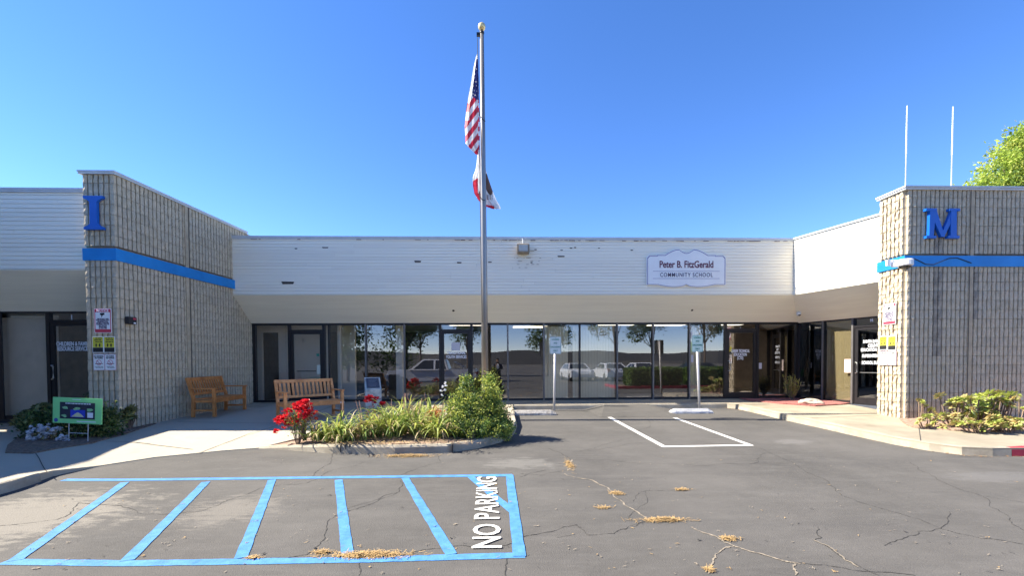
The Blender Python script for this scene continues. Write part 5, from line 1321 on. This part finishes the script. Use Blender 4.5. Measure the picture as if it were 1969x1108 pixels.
for _ in range(360):
    q = G(R_.uniform(20, 1960), R_.uniform(880, 1105)); litter(c, q.x, q.y, .02, .02, R_.choice([1, 1, 1, 3]), lambda x, y: asph(y), .03, R_.choice([straw_m, crackt_m, crackt_m, crackt_m, crack_m]), R_.choice([.004, .005, .008]), .002)
for _ in range(140):
    t_ = R_.random(); k = R_.randrange(len(RC) - 1); q = Vector(RC[k]).lerp(Vector(RC[k + 1]), t_); litter(c, q.x - .05, q.y - .04, .05, .05, 2, lambda x, y: asph(y), .03, R_.choice([straw_m, crackt_m, lf_oran]), .01, .004)
o = part('scattered_debris', c, None, None); tag(o, 'loose twigs, leaf bits and grit scattered over the asphalt', 'debris', kind='stuff')

# aeonium rosettes
def rosette_mesh(r, seed, mats, leaves=22):
    rnd = random.Random(seed); c = MB()
    for k in range(leaves):
        a = k * 2.4 + rnd.uniform(-.2, .2); t_ = k / leaves; e = 1.25 - 1.35 * t_; L = r * (.35 + .65 * t_) * rnd.uniform(.85, 1.1)
        d = Vector((cos(a) * cos(e), sin(a) * cos(e), sin(e))); s = Vector((-sin(a), cos(a), 0)); u_ = s.cross(d); w_ = L * .27
        o = Vector((0, 0, -.01 * t_))
        c.add([o, o + d * L * .65 + s * w_ + u_ * L * .04, o + d * L + u_ * L * .10, o + d * L * .65 - s * w_ + u_ * L * .04, o + d * L * .6 - u_ * L * .03], [(0, 1, 4), (1, 2, 4), (2, 3, 4), (3, 0, 4)], mats[0] if t_ < .7 else mats[1])
    return c.mesh('rosette')
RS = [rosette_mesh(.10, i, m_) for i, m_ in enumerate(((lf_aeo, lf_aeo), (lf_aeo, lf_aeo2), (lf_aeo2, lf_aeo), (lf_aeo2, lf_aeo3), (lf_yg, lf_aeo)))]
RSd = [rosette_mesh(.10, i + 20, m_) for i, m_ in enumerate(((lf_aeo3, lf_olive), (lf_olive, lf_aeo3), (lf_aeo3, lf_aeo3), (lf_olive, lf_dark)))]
def aeonium(label, loc, heads, seed, meshes=RS, sc=1.0, lean=.3):
    rnd = random.Random(seed); t = thing('aeonium', label, 'succulent', loc); c = MB()
    for (x, y, z) in heads:
        tx = x * rnd.uniform(.2, .55); ty = y * rnd.uniform(.2, .55)
        c.tube([(tx, ty, -.03), ((tx + x) / 2 + rnd.gauss(0, .02), (ty + y) / 2, z * .5), (x, y, z - .01)], [.014, .011, .012], 6, caps=False)
        link('rosette', rnd.choice(meshes), t, (x, y, z), (rnd.uniform(.1, .8), rnd.gauss(0, .4), rnd.uniform(0, 6)), (sc * rnd.uniform(.75, 1.25),) * 3)
    part('stem', c, stem_m, t, world=False, kind='stuff'); return t
def heads_fill(rnd, n, rx_, ry, z0, z1): return [(rnd.uniform(-rx_, rx_), rnd.uniform(-ry, ry), rnd.uniform(z0, z1)) for _ in range(n)]
rn = random.Random(77)
def GW(px, py): q = G(px, py, .14); return q
q = Vector((8.92, 9.02, walk(8.9, 9.0)))
aeonium('leggy aeonium with four rosettes leaning on the sunlit wall corner', q, [(-.02, .0, .47), (.10, .05, .44), (.14, -.02, .35), (.04, -.03, .40), (.26, .0, .27), (.16, .05, .33)], 1, RS, .85)
q = GW(1780, 823)
aeonium('low sprawling aeonium at the left end of the right bed', q, [(-.22, -.05, .10), (-.12, .0, .16), (.02, .0, .22), (.12, .02, .24), (.2, .0, .15), (.28, -.02, .20), (-.05, -.1, .06), (.2, -.12, .05), (.1, -.06, .1), (.38, .05, .25)], 2, RS, .95)
for i, (px, py, n, rx_, z1, lb) in enumerate(((1838, 822, 15, .28, .62, 'tall clustered aeonium left of centre in the right bed'), (1878, 820, 20, .3, .62, 'broad tan-green aeonium in the middle of the right bed'), (1918, 820, 24, .28, .68, 'brightest yellow-green aeonium, tallest of the right bed'), (1935, 832, 16, .3, .3, 'low aeonium spilling onto the walk in front of the tall bright one'), (1880, 832, 12, .3, .26, 'low front aeonium in the middle of the right bed'))):
    q = GW(px, py); aeonium(lb, q, heads_fill(rn, int(n * 1.3), rx_, .16, z1 * .25, z1) , 10 + i, RS, 1.3)
q = GW(1955, 815); aeonium('single lollipop aeonium on a bare stem near the right edge', q, [(.03, 0, .58), (.2, .05, .3), (.25, 0, .22), (.3, -.08, .15), (.4, 0, .35), (.5, 0, .2)], 30, RS, 1.1)
# left bed: dark olive succulents, white flowers
for i, (px, py, n, rx_, z1, lb, sc) in enumerate(((92, 836, 60, .42, .62, 'dark olive aeonium mound left of the green yard sign', 1.35), (62, 828, 34, .28, .48, 'dark olive aeonium at the left end of the left bed', 1.35), (215, 826, 66, .30, .62, 'dark olive aeonium mound right of the yard sign, against the block wall', 1.35), (248, 824, 28, .16, .48, 'outermost brownish aeonium spilling toward the benches', 1.3), (150, 828, 26, .30, .42, 'dark aeonium directly behind the yard sign', .85))):
    q = GW(px, py); aeonium(lb, (q.x, q.y, walk(q.x, q.y)), [(cos(a_) * rx_ * q_, -abs(sin(a_)) * .24 * q_ + .06, .06 + (z1 - .06) * (1 - q_ * q_ * .75) * rn.uniform(.75, 1.0)) for a_, q_ in [(rn.uniform(0, 6.28), sqrt(rn.random())) for _ in range(n)]], 40 + i, RSd, sc)
    t = bpy.data.objects[-1] if False else None
bush('dark_shrub', 'dense dark green filler shrub behind the yard sign', 'shrub', (-7.75, 8.3, walk(-7.7, 8.3)), [(-.62, .1, .22, .36, .2, .26), (.42, .12, .24, .34, .2, .28), (0, .1, .25, .45, .2, .28)], 5200, .07, ([lf_dark, lf_olive, lf_mid], [.5, .35, .15]), 71, stem_h=.3)
bush('dark_shrub', 'dark shrub close to the glass door, seen just above the yard sign', 'shrub', (-8.25, 9.35, walk(-8, 9.3)), [(0, 0, .3, .28, .18, .28), (0, 0, .5, .18, .14, .2)], 2200, .045, ([lf_dark, lf_mid], [.6, .4]), 72, stem_h=.4)
for lb, lst in (('white flowering mound at the left front of the left bed', [(50, 838), (58, 832), (70, 829), (85, 826), (75, 836), (90, 835), (100, 830), (62, 846), (52, 846), (104, 827), (80, 842), (70, 822)]), ('two small white flowers beside the yard sign legs', [(119, 842), (122, 851), (116, 850)])):
    q = GW(lst[0][0] + 12, 848); t = thing('white_geranium', lb, 'flower', (q.x, q.y, walk(q.x, q.y)))
    c = MB(); 
    pts = []
    for px, py in lst:
        P_ = PY(px, py, q.y - .03) - t.location; pts.append(P_)
        c.tube([(P_.x * .7, .02, -.03), (P_.x, 0, max(P_.z, .02))], [.005, .004], 4, caps=False)
    part('stem', c, stem_m, t, world=False, kind='stuff')
    full = []
    for p_ in pts:
        for _ in range(7): full.append((p_.x + rn.gauss(0, .04), rn.gauss(0, .035), max(.02, p_.z + rn.gauss(0, .018))))
    blossoms(t, BW, full, rn, .9)
q = GW(110, 845); bush('tan_weed', 'dry tan weed tuft in front of the left bed', 'plant', (q.x, q.y, walk(q.x, q.y)), [(0, 0, .08, .22, .12, .1)], 300, .06, ([lf_aeo2, lf_lily2], [.5, .5]), 73, nstem=5, stem_h=.1, clump=6)
t = thing('added_pane_backing', 'grey-brown sheet added behind the far left glass pane to lighten it', 'blind', ((xj[1] + xj[2]) / 2, 10.08, JZ))  # added sheet, stands in for the grey reflection in this pane
c = MB(); h_ = (xj[2] - xj[1]) / 2 + .02; c.box(-h_ - .3, h_, 0, .006, .02, 2.2); part('added_backing_cloth', c, M('added_backing_cloth', (.66, .60, .54), .9, .12, 3), t, world=False)
c = MB(); c.tube([(-h_, 0, 2.22), (h_, 0, 2.22)], .03, 8); part('roller', c, white_m, t, world=False)  # tube heading the added sheet, invented along with it
# small rosemary-like shrub at the inner corner
q = G(1527, 767, .14)
t = thing('corner_shrub', 'small wispy green shrub in the inner corner on the gravel', 'shrub', (8.55, 12.5, walk(8.6, 12.5)))
rnd = random.Random(5); c = MB(); c2 = MB()
for k in range(46):
    a = rnd.uniform(0, 2 * pi); L = rnd.uniform(.35, .78); sp = rnd.uniform(.04, .26); P = [Vector((0, 0, 0)), Vector((cos(a) * sp * .6, sin(a) * sp * .6, L * .5)), Vector((cos(a) * sp, sin(a) * sp, L))]
    c2.tube(P, [.006, .004, .002], 4, caps=False)
    for q_ in range(34):
        s = rnd.uniform(.25, 1); p = P[0].lerp(P[1], s * 2) if s < .5 else P[1].lerp(P[2], s * 2 - 1)
        b = rnd.uniform(0, 6.3); d = Vector((cos(b) * .8, sin(b) * .8, .7)).normalized() * .06; sd = Vector((-sin(b), cos(b), 0)) * .007
        c.add([p - sd, p + sd, p + d], [(0, 1, 2)], rnd.choice([lf_yg, lf_mid, lf_yg, lf_olive, lf_lily, lf_lily2]))
part('foliage', c, None, t, world=False, kind='stuff'); part('stem', c2, stem_m, t, world=False, kind='stuff')

# tree behind the right wall
def tree(name, label, loc, H_, crown, n, size, mats, seed, trunk_r=.18, group=None, **kw):
    rnd = random.Random(seed); t = thing(name, label, 'tree', loc, 0, group)
    c = MB(); c.tube([(0, 0, -.1), (.05, .02, H_ * .25), (-.03, .05, H_ * .5), (.02, 0, H_ * .8)], [trunk_r, trunk_r * .8, trunk_r * .6, trunk_r * .25], 10)
    for l in crown:
        c.tube([(0, 0, H_ * .35), (l[0] * .5, l[1] * .5, (H_ * .35 + l[2]) / 2), (l[0], l[1], l[2])], [trunk_r * .4, trunk_r * .25, trunk_r * .08], 6, caps=False)
    part('trunk', c, bark_m, t, world=False)
    c = MB(); leaf_cloud(c, crown, n, size, mats, rnd, **kw); part('crown', c, None, t, world=False, kind='stuff'); return t
tm = ([lf_tree, lf_yg, lf_mid], [.6, .25, .15])
cr_ = []
rn = random.Random(8)
for k in range(30):
    a = rn.uniform(0, 2 * pi); r = rn.uniform(.3, 2.4); z = rn.uniform(5.2, 9.6); r *= (1 - max(0, (z - 7.2) / 3.4)); cr_.append((cos(a) * r, sin(a) * r, z, .95, .95, .7))
cr_.append((.1, 0, 9.35, .45, .45, .45)); cr_.append((-2.3, 0, 7.6, .9, .8, .6)); cr_.append((-1.5, 0, 8.5, .8, .8, .6)); cr_.append((-.2, 0, 10.0, .5, .5, .5))
tree('leafy_tree', 'yellow-green leafy tree rising behind the right block wall', (19.8, 15.5, 0), 9.9, cr_, 75000, .125, tm, 4, shell=.45, clump=16)

# ------------------------------------------------------------------ behind the viewer: what the dark glass reflects
def vehicle(name, label, loc, rz, prof, cab, Wd, paint, kind, zr=0):
    """prof: lower body outline (x,z) side view; cab: greenhouse outline; front towards +x"""
    t = thing(name, label, 'car', loc, rz)
    c = MB(); h = Wd / 2
    def loft(P, inset_top, zt, zb, mat=None):
        n = len(P); rings = []
        for s, f in ((-1, 1), (-1, .0), (1, .0), (1, 1)):
            pass
        vsL = [(x, -h + (inset_top * (z - zb) / (zt - zb) if z > zb else 0), z) for x, z in P]; vsR = [(x, -y, z) for x, y, z in vsL]
        c.add(vsL + vsR, [tuple(range(n)), tuple(range(2 * n - 1, n - 1, -1))] + [(k, n + k, n + (k + 1) % n, (k + 1) % n) for k in range(n)], mat)
    loft(prof, .06, 1.1, .6); part('body', c, paint, t, world=False)
    c = MB(); loft(cab[0], .22, cab[0][1][1], cab[0][0][1]); part('cabin', c, paint, t, world=False)
    zb, zt = cab[0][0][1], cab[0][1][1]
    for s in (-1, 1):
        for P in cab[1]:
            c = MB(); V = [(x, s * (h - .22 * (z - zb) / (zt - zb) + .006), z) for x, z in P]; V2 = [(x, y - s * .01, z) for x, y, z in V]; n = len(V)
            c.add(V + V2, [tuple(range(n)), tuple(range(2 * n - 1, n - 1, -1))] + [(k, (k + 1) % n, n + (k + 1) % n, n + k) for k in range(n)]); part('window', c, carglass_m, t, world=False)
    for P in cab[2]:
        c = MB(); (x0, z0), (x1, z1) = P; i0, i1 = .1 + .22 * (z0 - zb) / (zt - zb), .1 + .22 * (z1 - zb) / (zt - zb); dx = .012 if x0 > x1 else -.012
        V = [(x0 + dx, -h + i0, z0), (x0 + dx, h - i0, z0), (x1 + dx, h - i1, z1), (x1 + dx, -h + i1, z1)]; V2 = [(x - dx, y, z - .01) for x, y, z in V]
        c.add(V + V2, [(0, 1, 2, 3), (7, 6, 5, 4)] + [(k, (k + 1) % 4, 4 + (k + 1) % 4, 4 + k) for k in range(4)]); part('windscreen', c, carglass_m, t, world=False)
    for wx in cab[3]:
        for s in (-1, 1):
            r = .36 if kind == 'truck' else .32; T = Tm((wx, s * (h - .10), r), 0, pi / 2)
            c = MB(); c.lathe([(r * .6, -.11), (r, -.10), (r, .10), (r * .6, .11)], 24); me = c.mesh('tyre', rubber_m); w0 = link('wheel', me, t, (wx, s * (h - .10), r), (pi / 2, 0, 0))
            c = MB(); c.lathe([(.02, -.125), (r * .55, -.118), (r * .62, -.10), (r * .62, .10), (r * .55, .118), (.02, .125)], 16); link('rim', c.mesh('rim', steel_m), w0)
    for s in (-1, 1):
        x = max(p_[0] for p_ in prof); c = MB(); c.box(x - .12, x + .012, s * (h - .12) - .16, s * (h - .12) + .1 * 1, .72, .86); part('headlight', c, M('lamp_lens', (.7, .72, .75), .1, .03, 3), t, world=False)
        x = min(p_[0] for p_ in prof); c = MB(); c.box(x - .012, x + .15, s * (h - .14) - .1, s * (h - .14) + .1, .75, 1.0); part('tail_light', c, M('tail_red', (.4, .01, .01), .2, .03, 3), t, world=False)
    return t
white_car = M('white_car_paint', (.68, .69, .70), .25, .02, 2, spec=.6); silver_car = M('silver_car_paint', (.74, .74, .75), .28, .03, 2, spec=.6); dark_car = M('dark_car_paint', (.05, .06, .07), .25, .03, 2, spec=.6)
sedan = [(2.2, .35), (2.25, .6), (2.15, .82), (1.1, .98), (-1.5, 1.02), (-2.15, .98), (-2.25, .7), (-2.2, .35), (-1.8, .28), (1.8, .28)]
sedan_cab = ([(-1.75, .98), (-.95, 1.44), (.35, 1.45), (1.2, .98)], [[(-1.35, 1.03), (-.88, 1.36), (-.25, 1.38), (-.25, 1.03)], [(-.15, 1.03), (-.15, 1.38), (.35, 1.38), (.98, 1.03)]], [((1.14, 1.02), (.42, 1.41)), ((-1.68, 1.02), (-1.02, 1.40))], (1.4, -1.4))
pick = [(2.7, .45), (2.75, .75), (2.65, 1.08), (1.25, 1.16), (-2.6, 1.18), (-2.7, .6), (-2.6, .45), (2.3, .42)]
pick_cab = ([(-1.0, 1.12), (-.75, 1.76), (.55, 1.78), (1.35, 1.12)], [[(-.85, 1.18), (-.68, 1.68), (-.2, 1.70), (-.2, 1.18)], [(-.08, 1.18), (-.08, 1.70), (.5, 1.70), (1.1, 1.18)]], [((1.3, 1.17), (.62, 1.74)), ((-.98, 1.17), (-.8, 1.70))], (1.75, -1.75))
trk = vehicle('pickup_truck', 'silver pickup truck with roll bar parked behind the viewer, mirrored in the glass', (-3.9, -1.2, 0), pi, pick, pick_cab, 1.9, silver_car, 'truck')
c = MB(); c.box(-2.55, -1.08, -.82, .82, 1.19, 1.2); part('bed_floor', c, rubber_m, trk, world=False)
c = MB()
for s in (-1, 1): c.tube([(-1.25, s * .8, 1.15), (-1.3, s * .78, 1.6), (-1.9, s * .8, 1.25)], .03, 8)
c.tube([(-1.3, -.78, 1.6), (-1.3, .78, 1.6)], .03, 8); part('roll_bar', c, steel_m, trk, world=False)
vehicle('parked_car', 'white sedan mirrored faintly in the blinds', (6.6, -10.5, 0), pi * .48, sedan, sedan_cab, 1.8, white_car, 'car')
vehicle('parked_car', 'white hatchback mirrored beside the first', (9.4, -10.2, 0), -pi * .52, sedan, sedan_cab, 1.8, white_car, 'car')
vehicle('parked_car', 'second white sedan further right in the reflection', (12.2, -10.6, 0), pi * .5, sedan, sedan_cab, 1.8, white_car, 'car')
vehicle('parked_car', 'dark sedan mirrored behind the hedge', (15.4, -7.6, 0), pi * .98, sedan, sedan_cab, 1.8, dark_car, 'car')
vehicle('parked_car', 'silver sedan mirrored in the far left glass', (-19, -4.5, 0), pi * .1, sedan, sedan_cab, 1.8, silver_car, 'car')
# hedge island with red kerb
for i, (x, y, lb) in enumerate(((9.3, .2, 'clipped box hedge on the red kerbed island, nearer block'), (13.2, -.4, 'clipped box hedge on the red kerbed island, farther block'))):
    t = thing('hedge', lb, 'hedge', (x, y, .1)); rnd = random.Random(90 + i); c = MB()
    for _ in range(6500):
        p = Vector((rnd.uniform(-1.5, 1.5), rnd.uniform(-.8, .8), rnd.uniform(.1, 1.05))); k = rnd.randrange(3)
        if k == 0: p.x = rnd.choice([-1.5, 1.5]) + rnd.gauss(0, .04)
        elif k == 1: p.y = rnd.choice([-.8, .8]) + rnd.gauss(0, .04)
        else: p.z = 1.05 + rnd.gauss(0, .04)
        d = Vector((rnd.gauss(0, 1), rnd.gauss(0, 1), rnd.gauss(0, 1))).normalized() * .07; s = d.cross(Vector((rnd.gauss(0, 1), 1, rnd.gauss(0, 1)))).normalized() * .025
        c.add([p - d, p + s, p + d, p - s], [(0, 1, 2, 3)], rnd.choice([lf_mid, lf_dark, lf_mid]))
    c.box(-1.44, 1.44, -.74, .74, -.1, 1.0, lf_dark); part('foliage', c, None, t, world=False, kind='stuff')
struct('island', (lambda m_: (m_.box(7.1, 16.2, -1.6, 1.2, -.05, .10), m_)[1])(MB()), soil_m)
struct('island_kerb', (lambda m_: (m_.box(6.9, 16.4, 1.2, 1.36, -.05, .15), m_.box(6.9, 7.1, -1.7, 1.2, -.05, .15), m_)[2])(MB()), redkerb_m)
tmd = ([lf_dark, lf_mid, lf_olive], [.5, .35, .15])
TLAB = ['dark street tree %s' % q for q in ('mirrored in the left door panes', 'mirrored left of the flagpole', 'mirrored right of the flagpole', 'mirrored at the second sign post', 'mirrored beyond the second sign post', 'mirrored in the door right of the signs', 'far left across the parking lot', 'farthest left across the parking lot', 'dense and close, mirrored behind the pedestal', 'dense and close, mirrored behind the weathered bench')]
for i, (x, y, h) in enumerate(((-9, -26, 9), (-3.2, -22, 8), (5.8, -24, 7.5), (13, -22, 10), (18.5, -26, 9), (24, -24, 10), (-18, -24, 10), (-30, -20, 9), (-7.4, -10, 8), (-12.3, -10.5, 9))):
    rn = random.Random(i + 60); cc = [(rn.uniform(-1.6, 1.6), rn.uniform(-1.4, 1.4), h * rn.uniform(.5, .95) if i < 8 else h * rn.uniform(.15, .95), 1.2, 1.2, 1.0) for _ in range(9 if i < 8 else 20)]
    tree('parking_lot_tree', TLAB[i], (x, y, 0), h, cc, 4200, .28, tmd, 60 + i, trunk_r=.14, group='trees across the parking lot')
hl = MB(); n = 60; vs = []
for k in range(n + 1):
    x = -400 + 800 * k / n; z = 9.5 + 5 * noise.noise(Vector((x * .012, 3, 0))) + 2.5 * noise.noise(Vector((x * .03, 1, 0)))
    vs += [(x, -250, -.2), (x, -330, z), (x, -420, -.2)]
hl.add(vs, [(3 * k, 3 * k + 3, 3 * k + 4, 3 * k + 1) for k in range(n)] + [(3 * k + 1, 3 * k + 4, 3 * k + 5, 3 * k + 2) for k in range(n)])
struct('hills', hl, M('dry_hills', (.035, .033, .03), .95, .3, .02))
# person taking the picture (seen small in the glass): skin-modifier body
pr = thing('person', 'standing person in a dark suit holding up a phone, mirrored in the glass', 'person', (.05, -.48, 0))
def skin(name, joints, edges, mat, parent, sub=2, loc=(0, 0, 0)):
    me = bpy.data.meshes.new(name); me.from_pydata([j[0] for j in joints], edges, []); o = bpy.data.objects.new(name, me); col.objects.link(o)
    o.modifiers.new('s', 'SKIN'); o.modifiers.new('u', 'SUBSURF').levels = sub
    for v, j in zip(me.skin_vertices[0].data, joints): v.radius = (j[1], j[2] if len(j) > 2 else j[1])
    me.skin_vertices[0].data[0].use_root = True
    m2 = bpy.data.meshes.new_from_object(o.evaluated_get(bpy.context.evaluated_depsgraph_get())); bpy.data.objects.remove(o)
    m2.polygons.foreach_set('use_smooth', [True] * len(m2.polygons)); m2.materials.clear(); m2.materials.append(mat)
    return link(name, m2, parent, loc)
suit = M('navy_suit', (.018, .022, .045), .8, .1, 9); skinm = M('skin', (.36, .20, .13), .55, .06, 12); hair = M('dark_hair', (.02, .015, .012), .6, .2, 30)
J = [((0, 0, .95), .17, .12), ((0, 0, 1.15), .16, .11), ((0, 0, 1.36), .19, .12), ((0, 0, 1.47), .08, .07), ((0, .01, 1.53), .055, .055), ((0, .03, 1.60), .07, .085), ((0, .03, 1.70), .075, .095), ((0, .02, 1.76), .05, .06),
     ((-.19, 0, 1.41), .07), ((-.27, .04, 1.17), .052), ((-.13, .25, 1.30), .04), ((-.08, .32, 1.40), .03), ((.19, 0, 1.41), .07), ((.27, .04, 1.17), .052), ((.13, .25, 1.30), .04), ((.08, .32, 1.40), .03),
     ((-.10, 0, .86), .10), ((-.12, .01, .48), .07), ((-.13, -.01, .09), .05), ((-.14, .12, .04), .04), ((.10, 0, .86), .10), ((.12, .01, .48), .07), ((.13, -.01, .09), .05), ((.14, .12, .04), .04)]
E_ = [(0, 1), (1, 2), (2, 3), (3, 4), (4, 5), (5, 6), (6, 7), (2, 8), (8, 9), (9, 10), (10, 11), (2, 12), (12, 13), (13, 14), (14, 15), (0, 16), (16, 17), (17, 18), (18, 19), (0, 20), (20, 21), (21, 22), (22, 23)]
bo = skin('body', J, E_, suit, pr)
bo.data.materials.append(skinm); bo.data.materials.append(rubber_m); bo.data.materials.append(white_m)
for p_ in bo.data.polygons:
    c_ = p_.center
    if c_.z > 1.49 or (c_.y > .27 and c_.z > 1.3): p_.material_index = 1
    elif c_.z < .11: p_.material_index = 2
    elif abs(c_.x) < .055 and 1.18 < c_.z and c_.y > .05: p_.material_index = 3
c = MB()
bm = bmesh.new(); bmesh.ops.create_uvsphere(bm, u_segments=16, v_segments=10, radius=.105)
for v in list(bm.verts):
    if v.co.z < -.01 and v.co.y > -.02: v.co.y *= .6
me = bpy.data.meshes.new('hair'); 
bmesh.ops.delete(bm, geom=[v for v in bm.verts if v.co.y > .055 and v.co.z < .055 or v.co.z < -.05], context='VERTS'); bm.to_mesh(me); bm.free(); me.materials.append(hair); link('hair', me, pr, (0, .015, 1.715))
for s in (-1, 1):
    c = MB(); c.lathe([(.002, -.02), (.014, -.01), (.016, .01), (.004, .02)], 8, c=(s * .098, .02, 1.655)); part('ear', c, skinm, pr, world=False)
    c = MB(); c.lathe([(.001, -.008), (.008, 0), (.001, .008)], 8, c=(s * .032, .118, 1.672)); part('eye', c, sign_black, pr, world=False)
    for k in range(4):
        skin('finger', [((s * .075, .33, 1.415 + k * .0), .009), ((s * .07, .36, 1.43 + .018 * k), .009), ((s * .055, .385, 1.435 + .018 * k), .008), ((s * .035, .39, 1.437 + .018 * k), .007)], [(0, 1), (1, 2), (2, 3)], skinm, pr, 1)
c = MB(); c.beam((0, .115, 1.665), (0, .135, 1.635), .022, .02); part('nose', c, skinm, pr, world=False)
c = MB(); c.box(-.024, .024, .112, .118, 1.605, 1.612); part('mouth', c, M('lips', (.25, .09, .07), .5, .05, 9), pr, world=False)
ph = MB(); ph.box(-.078, .078, -.004, .004, -.037, .037, bev=.003); o = part('phone', ph, rubber_m, None, world=False, loc=(.05, -.1, 1.53)); tag(o, 'dark phone held up sideways in both hands', 'phone')
